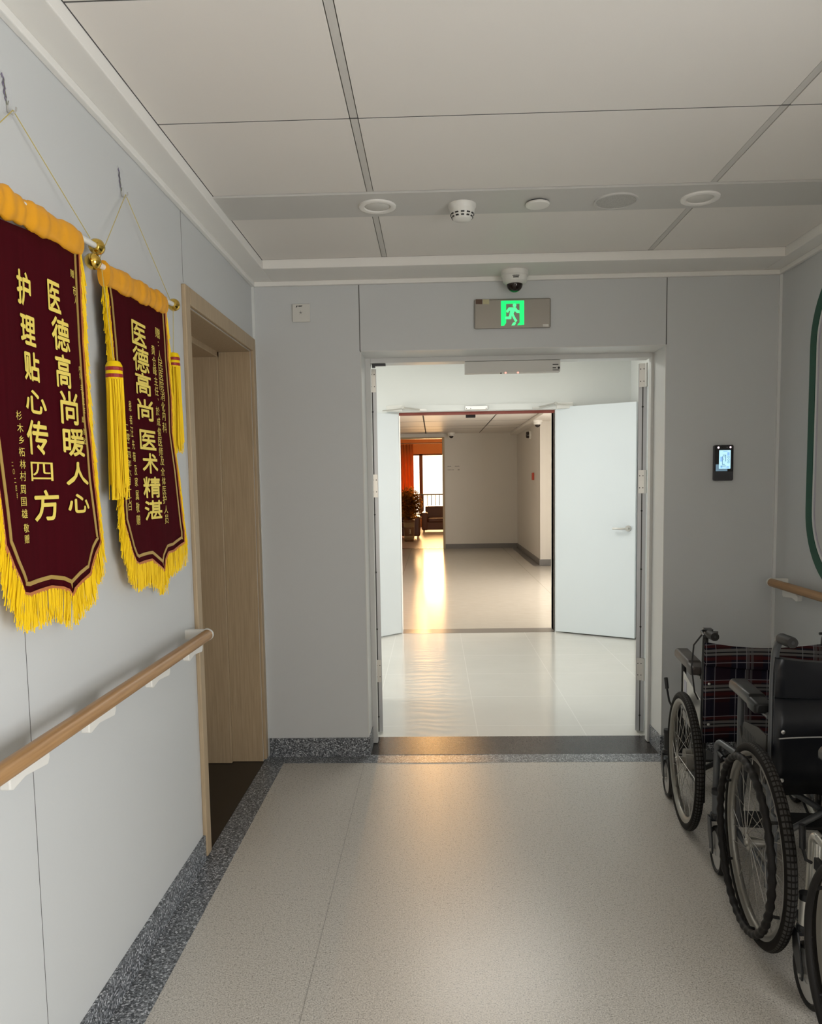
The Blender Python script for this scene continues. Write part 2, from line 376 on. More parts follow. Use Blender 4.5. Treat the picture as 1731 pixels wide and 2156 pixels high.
# walls
g = G(); g.box(-1.05, XL, -4.6, 2.80, 0, 2.6); g.box(-1.05, XL, 2.80, 3.76, 2.065, 2.6); g.box(-1.05, XL, 3.76, 4.13, 0, 2.6)
g.mi = 1
for y in (-0.8, 0.4, 1.598): g.box(XL, XL + 0.0006, y - 0.0007, y + 0.0007, 0.10, 2.39)
g.box(XL, XL + 0.0006, 2.770, 2.7715, 2.14, 2.39)
g.mi = 2
for y, z in ((0.92, 0.32), (1.05, 0.55)): g.box(XL, XL + 0.0005, y, y + 0.004, z, z + 0.006)
struct(g.build('wall_left', ['wall', 'groove', 'grey_ink']), 'pale grey panelled wall on the left', 'wall')
g = G(); g.box(XR, 1.85, -4.6, -1.32, 0, 2.6); g.box(XR, 1.85, 0.72, 4.13, 0, 2.6); g.box(XR, 1.85, -1.32, 0.72, 0, 0.15); g.box(XR, 1.85, -1.32, 0.72, 1.8, 2.6)
struct(g.build('wall_right', 'wall'), 'pale grey panelled wall on the right', 'wall')
g = G(); PL, PR, PT = -0.357, 1.150, 2.068
g.box(XL, PL, YB, 4.13, 0, 2.6); g.box(PR, XR, YB, 4.13, 0, 2.6); g.box(PL, PR, YB, 4.13, PT, 2.6)
g.mi = 1
for x in (PL - 0.001, PR - 0.001): g.box(x - 0.002, x + 0.002, YB - 0.0008, YB, PT, 2.395)
struct(g.build('wall_end', ['wall', 'groove']), 'pale grey wall around the first double door', 'wall')
g = G(); g.box(-1.05, -0.6, -4.75, -4.6, 0, 2.6); g.box(1.4, 1.85, -4.75, -4.6, 0, 2.6); g.box(-0.6, 1.4, -4.75, -4.6, 0, 0.7); g.box(-0.6, 1.4, -4.75, -4.6, 2.3, 2.6)
struct(g.build('wall_rear', 'wall'), 'grey wall behind the viewer', 'wall')
# thin corner profiles
g = G(); g.box(XL, XL + 0.013, YB - 0.013, YB, 0.10, 2.39); struct(g.build('trim_1', 'trim'), 'thin pale corner strip at the left corner', 'trim')
g = G(); g.box(XR - 0.013, XR, YB - 0.013, YB, 0.10, 2.39); struct(g.build('trim_2', 'trim'), 'thin pale corner strip at the right corner', 'trim')
# cornice: wall trim, soffit and step up to the ceiling
SIL, SIR, SIB = -0.783, 1.609, 3.600
g = G()
g.box(-1.05, SIL, -4.6, 4.13, ZS, 2.6); g.box(SIR, 1.85, -4.6, 4.13, ZS, 2.6); g.box(SIL, SIR, SIB, 4.13, ZS, 2.6)
for a in ((XL, XL + 0.018, -4.6, YB), (XR - 0.018, XR, -4.6, YB), (XL, XR, YB - 0.018, YB)): g.box(*a, 2.388, ZS)
g.mi = 0
struct(g.build('trim_3', 'soffit', bevel=0.003), 'white stepped cornice round the corridor ceiling', 'cornice')
# ceiling panels with joints
g = G(); g.box(-1.05, 1.85, -4.6, 4.13, ZC + 0.012, 2.6)
JX = [-0.215, 1.000]; rows = [1.150, 1.703, 2.263, 2.812, 3.050, SIB]
xs = [SIL] + JX + [SIR]
ys = [-4.6 + 0.553 * k for k in range(10)] + rows
for i in range(len(xs) - 1):
    for j in range(len(ys) - 1):
        if abs(ys[j] - 2.812) < 1e-6: continue
        gx0 = 0.013 if i > 0 else 0.003; gx1 = 0.013 if i < len(xs) - 2 else 0.003
        g.box(xs[i] + gx0, xs[i + 1] - gx1, ys[j] + 0.0036, ys[j + 1] - 0.0036, ZC, ZC + 0.014)
g.mi = 1
for x in JX:
    g.box(x - 0.0104, x + 0.0104, -4.6, 2.812, ZC + 0.0015, ZC + 0.013); g.box(x - 0.0104, x + 0.0104, 3.052, SIB, ZC + 0.0015, ZC + 0.013)
g.mi = 2
g.box(SIL, SIR, 2.815, 3.047, ZC - 0.006, ZC + 0.012)
g.mi = 3
for y in ys:
    if y not in (2.812, 3.050, SIB): g.box(SIL, SIR, y - 0.0024, y + 0.0024, ZC + 0.0008, ZC + 0.003)
g.box(SIL, SIL + 0.002, -4.6, SIB, ZC - 0.0005, ZC + 0.002)
g.box(SIL, SIR, SIB - 0.002, SIB, ZC + 0.0005, ZC + 0.002)
g.box(-1.0, 1.8, -4.5, 4.1, ZC + 0.0115, ZC + 0.0119)
struct(g.build('ceiling', ['ceiling', 'tbar', 'strip', 'groove']), 'pale panelled ceiling with a grey cross strip', 'ceiling')
# skirtings and granite floor borders
g = G(); g.box(XL, XL + 0.010, -4.6, 2.745, 0, 0.095); g.box(XL, -0.783, -4.6, 3.737, 0, 0.0008)
struct(g.build('baseboard_left', 'granite'), 'grey speckled granite skirting and floor border on the left', 'baseboard')
g = G(); g.box(XL + 0.02, PL, YB - 0.010, YB, 0, 0.098); g.box(PR, XR, YB - 0.010, YB, 0, 0.098)
g.box(XL, 1.60, 3.737, 3.850, 0, 0.0008)
g.box(PL, PL + 0.010, YB - 0.01, 4.02, 0, 0.098); g.box(PR - 0.010, PR, YB - 0.01, 4.02, 0, 0.098)
struct(g.build('baseboard_end', 'granite'), 'grey speckled granite skirting below the end wall', 'baseboard')
g = G(); g.box(XR - 0.010, XR, -4.6, YB, 0, 0.095); g.box(1.60, XR, -4.6, 3.85, 0, 0.0008)
struct(g.build('baseboard_right', 'granite'), 'grey speckled granite skirting on the right', 'baseboard')
g = G(); g.box(PL, PR, 3.850, 4.13, 0, 0.0012); struct(g.build('trim_4', 'dark_stone'), 'dark polished stone threshold of the first double door', 'threshold')
# windows behind the viewer; the one in the rear wall is added
def window(name, label, x0, x1, y0, y1, z0, z1):
    r = struct(thing(name, loc=((x0 + x1) / 2, (y0 + y1) / 2, z0), label=label, cat='window'), label, 'window'); o = r.location
    g = G(o); t = 0.04
    if x1 - x0 < y1 - y0:
        for a in ((y0, y0 + t, z0, z1), (y1 - t, y1, z0, z1), (y0, y1, z0, z0 + t), (y0, y1, z1 - t, z1), ((y0 + y1) / 2 - t / 2, (y0 + y1) / 2 + t / 2, z0, z1)): g.box(x0, x1, *a)
    else:
        for a in ((x0, x0 + t, z0, z1), (x1 - t, x1, z0, z1), ((x0 + x1) / 2 - t / 2, (x0 + x1) / 2 + t / 2, z0, z1)): g.box(a[0], a[1], y0, y1, a[2], a[3])
        g.box(x0, x1, y0, y1, z0, z0 + t); g.box(x0, x1, y0, y1, z1 - t, z1)
    g.build('window_frame', 'white_plastic', r); g = G(o)
    if x1 - x0 < y1 - y0: g.box((x0 + x1) / 2 - 0.003, (x0 + x1) / 2 + 0.003, y0 + t, y1 - t, z0 + t, z1 - t)
    else: g.box(x0 + t, x1 - t, (y0 + y1) / 2 - 0.003, (y0 + y1) / 2 + 0.003, z0 + t, z1 - t)
    g.build('pane', 'glass', r); return r
window('window_1', 'white framed side window of the corridor', 1.74, 1.80, -1.32, 0.72, 0.15, 1.8)
window('added_window_2', 'added white framed window in the rear wall', -0.6, 1.4, -4.70, -4.64, 0.7, 2.3)  # made-up window around the added rear fill

# ------------------------------------------------------------------ first double door
d1 = struct(thing('door_1', 'white double door standing open to the lobby', 'door', ((PL + PR) / 2, 4.05, 0)), 'white double door standing open to the lobby', 'door'); o = d1.location
g = G(o)                                     # lining of the reveal with chamfered outer edge
for sx, x in ((1, PL), (-1, PR)):
    g.prism([(x, YB - 0.002, 0.10), (x + sx * 0.004, YB - 0.002, 0.10), (x + sx * 0.008, 4.02, 0.10), (x, 4.02, 0.10)], (0, 0, PT - 0.10))
g.prism([(PL, YB - 0.002, PT), (PL, 4.02, PT), (PL, 4.02, PT - 0.008), (PL, YB - 0.002, PT - 0.004)], (PR - PL, 0, 0))
g.build('reveal_lining', 'frame_white', d1)
g = G(o); FL, FR, FT = -0.323, 1.128, 2.036
g.box(PL + 0.001, FL, 4.02, 4.065, 0.004, PT - 0.001); g.box(FR, PR - 0.001, 4.02, 4.065, 0.004, PT - 0.001); g.box(FL, FR, 4.02, 4.115, FT, PT - 0.001)
g.build('door_frame', 'frame_white', d1, bevel=0.002)
def leaf(root, hinge, ang, width, z0, z1, side, thick=0.045, edge='aluminium', handle=True, name='door_leaf', hinges=(1.905, 1.335, 0.30), label=None):
    """leaf from hinge point in direction ang; side=+1: thickness to the left of that direction"""
    d = Vector((math.cos(ang), math.sin(ang), 0)); n = Vector((-math.sin(ang), math.cos(ang), 0)) * side
    h = Vector((hinge[0], hinge[1], 0)); g = G(root.location)
    g.prism([h + d * 0.001 + Vector((0, 0, z0)), h + d * width + Vector((0, 0, z0)), h + d * width + n * thick + Vector((0, 0, z0)), h + d * 0.001 + n * thick + Vector((0, 0, z0))], (0, 0, z1 - z0))
    L = g.build(name, 'leaf', root, bevel=0.0015)
    if label: L['label'] = label
    g = G(root.location); g.mi = 0               # metal edge profile of the hinge stile with a central groove
    q = h - d * 0.003
    for a, b, zz, mi in ((0.0, 0.020, 0.004, 0), (0.026, thick, 0.004, 0), (0.020, 0.026, 0.0015, 1)):
        g.mi = mi; g.prism([q + n * a + Vector((0, 0, z0)), q + n * b + Vector((0, 0, z0)), q + n * b + d * zz + Vector((0, 0, z0)), q + n * a + d * zz + Vector((0, 0, z0))], (0, 0, z1 - z0))
    g.mi = 2
    for zz in (1.985, 1.80, 1.44, 1.24, 0.92, 0.60, 0.40, 0.10):
        p = q + n * 0.023 + Vector((0, 0, zz)); g.cyl(p, p - d * 0.003, 0.0055, 8)
    E = g.build('edge_profile', [edge, 'groove', 'screw'], L)
    for zz in hinges:
        g = G(root.location); p = q - d * 0.001 + Vector((0, 0, zz))
        g.prism([p + n * 0.004, p + n * (thick - 0.008), p + n * (thick - 0.008) - d * 0.004, p + n * 0.004 - d * 0.004], (0, 0, 0.125))
        g.cyl(p + n * (thick - 0.003) - d * 0.008, p + n * (thick - 0.003) - d * 0.008 + Vector((0, 0, 0.125)), 0.007, 8)
        g.mi = 1
        for k in range(2):
            for j in range(2): g.cyl(p + n * (0.011 + 0.017 * k) - d * 0.003 + Vector((0, 0, 0.03 + 0.065 * j)), p + n * (0.011 + 0.017 * k) - d * 0.006 + Vector((0, 0, 0.03 + 0.065 * j)), 0.003, 6)
        g.build('hinge', ['steel', 'screw'], L)
    return L, h, d, n
A90 = PI / 2
leaf(d1, (-0.306, 4.190), A90 + 0.10, 0.70, 0.012, 2.030, 1)
leaf(d1, (1.109, 4.190), A90 - 0.30, 0.70, 0.012, 2.030, -1)
# magnetic lock bar under the frame head
r = thing('magnetic_lock', 'long grey magnetic lock bar under the first door head with two red lights', 'door lock', (0.41, 4.045, FT)); o = r.location
g = G(o); g.box(0.168, 0.662, 4.02, 4.075, FT - 0.062, FT - 0.002); g.build('housing', 'offwhite_plastic', r, bevel=0.002)
g = G(o); g.box(0.622, 0.652, 4.0192, 4.0202, FT - 0.028, FT - 0.023); g.box(0.622, 0.640, 4.0192, 4.0202, FT - 0.045, FT - 0.040); g.cyl((0.654, 4.0202, FT - 0.043), (0.654, 4.019, FT - 0.043), 0.006, 12); g.box(0.622, 0.656, 4.0192, 4.0202, FT - 0.055, FT - 0.052)
g.build('print', 'ink', r)
for x in (0.380, 0.444):
    g = G(o); g.sphere((x, 4.024, FT - 0.062), 0.0055, 10, 8); g.build('indicator_light', 'led_red', r, smooth=True)
g = G(o); g.box(0.352, 0.360, 4.022, 4.03, FT - 0.066, FT - 0.062); g.build('sensor', 'screw', r)
g = G((-0.28, 4.04, FT)); g.box(-0.317, -0.245, 4.035, 4.06, FT - 0.012, FT); g.box(-0.317, -0.300, 4.035, 4.06, FT - 0.02, FT - 0.011)
tag(g.build('flush_bolt', 'charcoal', bevel=0.001), 'small dark metal bolt bracket at the top left corner of the first door frame', 'door bolt')

# ------------------------------------------------------------------ lobby
Y2 = 7.052
g = G(); g.box(-4.2, 2.0, 4.13, Y2, -0.05, 0.0); struct(g.build('floor', 'tile'), 'glossy pale tiled floor of the lobby', 'floor')
LT = 2.50
g = G(); g.box(-4.2, 2.0, 4.13, 7.25, LT, LT + 0.1); struct(g.build('ceiling', 'soffit'), 'white lobby ceiling', 'ceiling')
OL, OR, OT = -0.313, 1.112, 2.055
g = G(); g.box(-4.2, OL, Y2, Y2 + 0.22, 0, LT); g.box(OR, 2.0, Y2, Y2 + 0.22, 0, LT); g.box(OL, OR, Y2, Y2 + 0.22, OT + 0.001, LT)
struct(g.build('wall_lobby', 'wall_lobby'), 'white wall around the second double door', 'wall')
g = G(); g.box(1.80, 2.0, 4.13, Y2, 0, LT); struct(g.build('wall_lobby_right', 'wall_lobby'), 'white right wall of the lobby', 'wall')
g = G(); g.box(-4.2, -3.85, 4.13, 4.4, 0, LT); g.box(-4.2, -3.85, 6.5, Y2, 0, LT); g.box(-4.2, -3.85, 4.4, 6.5, 0, 0.5); g.box(-4.2, -3.85, 4.4, 6.5, 2.45, LT)
struct(g.build('wall_lobby_left', 'wall_lobby'), 'window wall at the left end of the lobby', 'wall')
g = G(); g.box(-4.2, -1.0, 4.0, 4.13, 0, LT); g.box(-1.0, PL, 4.13, 4.14, 0, LT); g.box(PR, 1.8, 4.13, 4.14, 0, LT); g.box(PL, PR, 4.13, 4.14, PT, LT)
struct(g.build('wall_lobby_near', 'wall_lobby'), 'lobby side of the wall with the first door', 'wall')
window('window_3', 'white framed window of the lobby', -4.0, -3.94, 4.4, 6.5, 0.5, 2.45)
window('window_5', 'white framed side window of the far corridor', 2.66, 2.72, 7.8, 10.8, 0.2, 2.3)
# second double door
d2 = struct(thing('door_2', 'pale blue double door standing open into the lobby', 'door', ((OL + OR) / 2, Y2, 0)), 'pale blue double door standing open into the lobby', 'door'); o = d2.location
g = G(o); g.box(-0.425, 1.265, Y2 - 0.035, Y2 - 0.001, OT + 0.006, 2.116); g.box(OL - 0.012, OL, Y2 - 0.004, Y2 + 0.2, 0, OT); g.box(OR, OR + 0.012, Y2 - 0.004, Y2 + 0.2, 0, OT)
g.build('door_frame', 'wall_lobby', d2, bevel=0.002)
g = G(o); g.box(OL, OR, Y2 + 0.01, Y2 + 0.05, OT - 0.024, OT + 0.001); g.build('head_seal', 'red_seal', d2)
g = G(o); g.box(OR - 0.006, OR, Y2 + 0.01, Y2 + 0.05, 0.01, OT - 0.024); g.build('side_seal', 'screw', d2)
L, h, d, n = leaf(d2, (1.119, 7.045), math.atan2(-0.374, 0.630), 0.733, 0.012, 2.078, 1, hinges=())
def lever(root, par, base, d, n, z):
    b = base + Vector((0, 0, z)); g = G(root.location)
    g.cyl(b, b + n * 0.010, 0.026, 20); g.build('handle_rose', 'steel', par, smooth=True)
    g = G(root.location); g.tube([b, b + n * 0.045, b + n * 0.052 - d * 0.012, b + n * 0.052 - d * 0.125], 0.0095, 10)
    g.build('lever_handle', 'steel', par, smooth=True)
lever(d2, L, h + d * 0.672, d, -n, 0.985)
L2, h2, dd2, n2 = leaf(d2, (-0.317, 7.045), math.atan2(-0.170, -0.175), 0.733, 0.012, 2.040, -1, hinges=())
lever(d2, L2, h2 + dd2 * 0.672, dd2, -n2, 0.985)
# dark gap under the right leaf is just the shadow; closers on the head
for nm, x0, x1, pts in (('left', -0.425, -0.28, [(-0.275, 2.096), (-0.09, 2.070)]), ('right', 1.12, 1.263, [(0.93, 2.070), (1.105, 2.108)])):
    g = G(o); g.box(x0, x1, Y2 - 0.075, Y2 - 0.035, 2.060, 2.114); C_ = g.build('door_closer', 'white_plastic', d2, bevel=0.002)
    g = G(o); a, b = pts
    g.tube([(a[0], Y2 - 0.07, a[1]), (b[0], Y2 - 0.07, b[1])], 0.007, 8)
    q = a if nm == 'left' else b
    g.cyl((q[0], Y2 - 0.06, q[1]), (q[0], Y2 - 0.085, q[1]), 0.013, 12)
    e = (-0.455, 2.063) if nm == 'left' else (1.262, 2.090)
    g.tube([(q[0], Y2 - 0.075, q[1] - 0.01), (e[0], Y2 - 0.13, e[1])], 0.0045, 6)
    e2 = b if nm == 'left' else a
    g.obox((e2[0], Y2 - 0.07, e2[1]), (0.06, 0.02, 0.018), Matrix.Identity(3))
    g.build('closer_arm', 'steel', C_, smooth=True)
g = G((0.395, Y2 - 0.05, 2.07)); g.box(0.292, 0.496, Y2 - 0.065, Y2 - 0.036, 2.064, 2.098)
t = g.build('door_coordinator', 'steel', bevel=0.002); tag(t, 'small silver box at the middle of the second door head', 'door fitting')
g = G(t.location)
for x in (0.305, 0.342, 0.482):
    g = G(t.location); g.cyl((x, Y2 - 0.064, 2.075), (x, Y2 - 0.067, 2.075), 0.004, 8); g.build('screw', 'screw', t)
g = G((0.36, Y2 + 0.12, 2.0)); g.box(0.305, 0.395, Y2 + 0.10, Y2 + 0.14, 2.008, 2.040)
t = g.build('latch_keeper', 'black_plastic', bevel=0.003); tag(t, 'small black latch block hanging under the second door head', 'door fitting')
g = G(); g.box(OL, OR, Y2 - 0.0, 7.26, -0.05, 0.001); struct(g.build('trim_5', 'grey_stone'), 'grey stone threshold of the second double door', 'threshold')

# ------------------------------------------------------------------ far corridor
Y3 = 16.257; FZ = 2.445
g = G(); g.box(-1.4, 2.8, 7.26, 16.4, -0.05, 0.0); struct(g.build('floor', 'vinyl_far'), 'shiny beige floor of the far corridor', 'floor')
g = G(); g.box(-1.4, 2.8, 7.25, 16.4, FZ + 0.01, FZ + 0.1)
xs = [-1.4, -0.155, 0.975, 1.62]; ys = [7.25, 8.4, 9.55, 10.7, 11.85, 13.0, 14.15, 14.9, 16.3]
for i in range(3):
    for j in range(8): g.box(xs[i] + 0.012, xs[i + 1] - 0.012, ys[j] + 0.008, ys[j + 1] - 0.008, FZ, FZ + 0.012)
g.mi = 1; g.box(-1.38, 1.62, 7.26, 16.3, FZ + 0.0085, FZ + 0.0095)
for y in ys[1:-1]: g.box(-1.38, 1.62, y - 0.007, y + 0.007, FZ - 0.001, FZ + 0.004)
g.mi = 0; g.box(1.62, 2.8, 7.25, 16.3, 2.395, FZ + 0.05)
struct(g.build('ceiling', ['ceiling', 'groove']), 'panelled ceiling of the far corridor', 'ceiling')
g = G(); g.box(0.222, 1.79, Y3, Y3 + 0.2, 0, FZ); g.box(-1.4, -0.95, Y3, Y3 + 0.2, 0, FZ); g.box(-0.95, 0.222, Y3, Y3 + 0.2, 2.37, FZ)
struct(g.build('wall_far', 'wall_far'), 'cream wall at the far end of the far corridor', 'wall')
g = G(); g.box(1.77, 2.6, 12.775, 16.4, 0, FZ); struct(g.build('wall_far_pier', 'wall_far'), 'cream wall pier on the right of the far corridor', 'wall')
g = G(); g.box(-1.4, -1.2, 7.25, Y3, 0, FZ); struct(g.build('wall_far_left', 'wall_far'), 'cream left wall of the far corridor', 'wall')
g = G(); g.box(2.6, 2.8, 7.25, 7.8, 0, FZ); g.box(2.6, 2.8, 10.8, 12.78, 0, FZ); g.box(2.6, 2.8, 7.8, 10.8, 0, 0.2); g.box(2.6, 2.8, 7.8, 10.8, 2.3, FZ); struct(g.build('wall_far_right', 'wall_far'), 'cream right wall of the far corridor', 'wall')
g = G(); g.box(-4.2, -1.4, 7.25, 7.4, 0, LT); g.box(2.0, 2.8, Y2, 7.4, 0, LT); struct(g.build('wall_far_near', 'wall_far'), 'near wall of the far corridor', 'wall')
g = G(); g.box(0.222, 1.77, Y3 - 0.015, Y3, 0, 0.098); g.box(1.755, 1.77, 12.775, Y3, 0, 0.098); g.box(1.755, 2.6, 12.76, 12.775, 0, 0.098)
g.box(1.64, 1.755, 12.62, Y3, 0, 0.001); g.box(1.755, 2.6, 12.62, 12.76, 0, 0.001)
struct(g.build('baseboard_far', 'granite_far'), 'grey stone skirting of the far corridor', 'baseboard')
d3 = struct(thing('door_3', 'oak framed opening into the sunlit lounge', 'doorway', (-0.36, Y3, 0)), 'oak framed opening into the sunlit lounge', 'doorway'); o = d3.location
g = G(o); g.box(0.186, 0.232, Y3 - 0.02, Y3 + 0.22, 0, 2.372); g.box(-0.95, -0.905, Y3 - 0.02, Y3 + 0.22, 0, 2.372); g.box(-0.905, 0.186, Y3 - 0.02, Y3 + 0.22, 2.345, 2.372)
g.build('door_frame', 'oak', d3, bevel=0.003)
g = G(o); g.box(-0.905, 0.186, Y3 - 0.02, Y3 + 0.2, 0, 0.003); g.build('threshold_strip', 'grey_stone', d3)
def dome_camera(x, y, z, s, label, text=False):
    r = thing('dome_camera', label, 'security camera', (x, y, z), group='dome cameras'); o = r.location
    g = G(o); g.lathe([(0.066 * s, 0), (0.067 * s, -0.022 * s), (0.060 * s, -0.026 * s), (0.058 * s, -0.050 * s), (0.046 * s, -0.060 * s), (0.040 * s, -0.062 * s)], o, (0, 0, 1), 32)
    g.build('housing', 'white_plastic', r, smooth=True)
    g = G(o); R = []
    g.lathe([(0.039 * s, -0.058 * s)] + [(0.039 * s * math.cos(t), -0.062 * s - 0.037 * s * math.sin(t)) for t in (0, .25, .5, .75, 1.0, 1.25, 1.45, 1.56)], o, (0, 0, 1), 28)
    g.build('lens_dome', 'dark_glass', r, smooth=True)
    if text:
        g = G(o)
        for k, (z0, w, h_) in enumerate(((-0.0335, 0.016, 0.0032), (-0.041, 0.013, 0.004))):
            for j in range(7):
                xx = -w + (2 * w) * (j + 0.1) / 7; a = 2 * w / 7 * 0.8
                yy = -math.sqrt(max(0, (0.0605 * s) ** 2 - (xx + a / 2) ** 2))
                g.box(x + xx, x + xx + a, y + yy - 0.001, y + yy + 0.004, z + z0 * s - h_ / 2, z + z0 * s + h_ / 2)
        g.build('print', 'ink', r)
    return r
dome_camera(0.399, 3.745, ZS, 0.98, 'white dome security camera above the green exit sign', True)
dome_camera(1.70, 12.55, 2.395, 1.15, 'white dome security camera beyond the doors, by the right wall pier')
dome_camera(0.376, 16.05, FZ, 1.15, 'white dome security camera far off above the wall notice')
# wall notice
r = thing('wall_notice', 'white two-line notice plate on the far cream wall', 'sign', (0.42, Y3, 1.71)); o = r.location
g = G(o); g.box(0.27, 0.571, Y3 - 0.012, Y3, 1.618, 1.802); g.build('plate', 'wall_far', r, bevel=0.002)
for z0, z1, x0, x1, nn in ((1.735, 1.765, 0.295, 0.375, 4), (1.735, 1.765, 0.45, 0.55, 4), (1.66, 1.69, 0.295, 0.435, 5), (1.655, 1.70, 0.51, 0.55, 2)):
    g = G(o)
    for k in range(nn):
        a = x0 + (x1 - x0) * k / nn; w = (x1 - x0) / nn * 0.72
        g.box(a, a + w, Y3 - 0.0135, Y3 - 0.012, z0 + 0.008, z1 - 0.008)
    g.build('text_line', 'grey_ink', r)
g = G((1.77, 13.4, 1.49)); g.box(1.735, 1.77, 13.52, 13.62, 1.43, 1.56); tag(g.build('call_point', 'red_plastic', bevel=0.006), 'small red fire call point on the far wall pier', 'fire alarm')
r = thing('alarm_sounder', 'small dark round alarm sounder high on the far wall pier', 'fire alarm', (1.77, 14.0, 2.25)); o = r.location
g = G(o); g.lathe([(0.075, 0), (0.075, 0.02), (0.06, 0.035)], (1.77, 14.0, 2.25), (-1, 0, 0), 24); g.build('base', 'white_plastic', r, smooth=True)
g = G(o); g.lathe([(0.062, 0.03), (0.06, 0.07), (0.045, 0.085)], (1.77, 14.0, 2.25), (-1, 0, 0), 24); g.build('horn', 'dark_glass', r, smooth=True)
r = thing('ceiling_plate', 'small white labelled plate on the far corridor ceiling', 'ceiling fitting', (1.02, 10.55, FZ)); o = r.location
g = G(o); g.box(0.90, 1.16, 10.40, 10.75, FZ - 0.008, FZ); g.build('plate', 'white_plastic', r, bevel=0.002)
g = G(o)
for k in range(6): g.box(0.925 + k * 0.038, 0.950 + k * 0.038, 10.45, 10.70, FZ - 0.0095, FZ - 0.008)
g.build('print', 'grey_ink', r)

# ------------------------------------------------------------------ lounge
g = G(); g.box(-3.0, 2.6, 16.4, 24.7, -0.05, 0.0); struct(g.build('floor', 'lounge_floor'), 'mauve grey floor of the lounge', 'floor')
g = G(); g.box(-3.0, 2.6, 16.4, 24.7, 2.95, 3.05); struct(g.build('ceiling', 'soffit'), 'lounge ceiling', 'ceiling')
g = G(); g.box(-3.1, -3.0, 16.4, 24.7, 0, 3.0); g.box(2.6, 2.7, 16.4, 24.7, 0, 3.0); g.box(-3.0, -0.95, 16.44, 16.46, 0, 3.0); g.box(0.24, 2.6, 16.46, 16.5, 0, 3.0); g.box(-0.95, 0.24, 16.46, 16.5, 2.45, 3.0)
struct(g.build('wall_lounge', 'wall_far'), 'walls of the sunlit lounge', 'wall')
g = G(); g.box(-3.0, -1.85, 24.3, 24.5, 0, 3.0); g.box(1.65, 2.6, 24.3, 24.5, 0, 3.0); g.box(-1.85, 1.65, 24.3, 24.5, 2.33, 3.0); g.box(-1.85, 1.65, 24.3, 24.5, 0, 0.35)
struct(g.build('wall_lounge_window', 'curtain_wall'), 'brown window wall of the lounge', 'wall')
w = struct(thing('window_4', 'tall lounge window full of evening sun', 'window', (-0.1, 24.35, 0.35)), 'tall lounge window full of evening sun', 'window'); o = w.location
g = G(o)
for x in (-1.82, -1.0, -0.405, 0.60, 1.60): g.box(x - 0.055, x + 0.055, 24.33, 24.42, 0.35, 2.33)
g.box(-1.85, 1.65, 24.33, 24.42, 0.35, 0.42); g.box(-1.85, 1.65, 24.33, 24.42, 2.28, 2.33)
g.build('window_frame', 'curtain_pole', w)
for a, b in ((-1.765, -1.055), (-0.945, -0.46), (-0.35, 0.545), (0.655, 1.545)):
    g = G(o); g.box(a, b, 24.37, 24.376, 0.42, 2.28); g.build('pane', 'glass', w)
# railing inside the window
r = thing('window_railing', 'dark metal railing in front of the lounge window', 'railing', (0.1, 24.15, 0)); o = r.location
g = G(o); g.tube([(-1.8, 24.15, 1.04), (1.6, 24.15, 1.04)], 0.022, 8); g.build('top_rail', 'black_tube', r)
g = G(o); g.tube([(-1.8, 24.15, 0.30), (1.6, 24.15, 0.30)], 0.018, 8); g.build('bottom_rail', 'black_tube', r)
k = 0
x = -1.75
while x < 1.6:
    g = G(o); g.tube([(x, 24.15, 0.0), (x, 24.15, 1.03)], 0.012, 6); g.build('baluster', 'black_tube', r); x += 0.128
# curtain on the left of the window
r = thing('curtain', 'brown pleated curtain left of the lounge window, glowing in the sun', 'curtain', (-1.25, 23.95, 0)); o = r.location
g = G(o); N = 90; a = []; b = []
for i in range(N + 1):
    x = -1.95 + (1.95 - 0.63) * i / N; y = 23.95 + 0.045 * math.sin(i * 0.95) + 0.012 * math.sin(i * 2.3)
    a.append(g._v((x, y, 0.03))); b.append(g._v((x, y, 2.62)))
for i in range(N): g.face([a[i], a[i + 1], b[i + 1], b[i]])
c = g.build('cloth', 'curtain', r, smooth=True); s_ = c.modifiers.new('solid', 'SOLIDIFY'); s_.thickness = 0.003
g = G(o); g.tube([(-2.0, 23.95, 2.65), (1.7, 23.95, 2.65)], 0.018, 10); g.build('rod', 'curtain_pole', r)
# sofa under the window
def sofa(name, label, x0, x1, y0, y1, seat_z, back_z, arms=True, cat='sofa'):
    r = thing(name, label, cat, ((x0 + x1) / 2, (y0 + y1) / 2, 0)); o = r.location
    g = G(o); g.box(x0 + 0.02, x1 - 0.02, y0 + 0.02, y1, 0.09, seat_z - 0.10); g.build('base', 'leather', r, bevel=0.02)
    w_ = (x1 - x0 - 0.36) / 2
    for k in range(2 if x1 - x0 > 1.2 else 1):
        n_ = 2 if x1 - x0 > 1.2 else 1; a = x0 + 0.18 + k * (x1 - x0 - 0.36) / n_
        g = G(o); g.box(a + 0.004, a + (x1 - x0 - 0.36) / n_ - 0.004, y0, y1 - 0.2, seat_z - 0.12, seat_z); g.build('seat_cushion', 'leather', r, bevel=0.03, seg=3)
    g = G(o); g.box(x0 + 0.10, x1 - 0.10, y1 - 0.22, y1, 0.2, back_z); g.build('backrest', 'leather', r, bevel=0.04, seg=3)
    for a in (x0, x1 - 0.18):
        g = G(o); g.box(a, a + 0.18, y0 + 0.01, y1 - 0.02, 0.08, seat_z + 0.16); g.build('armrest', 'leather', r, bevel=0.04, seg=3)
    for a in (x0 + 0.06, x1 - 0.06):
        for b in (y0 + 0.08, y1 - 0.08):
            g = G(o); g.cyl((a, b, 0), (a, b, 0.10), 0.025, 10); g.build('leg', 'steel', r)
    return r
sofa('sofa', 'brown leather sofa below the lounge window railing', -0.36, 1.50, 21.35, 22.25, 0.42, 0.74)
sofa('armchair', 'dark brown leather armchair behind the potted plant', -1.02, -0.36, 18.95, 19.75, 0.42, 0.62, cat='armchair')
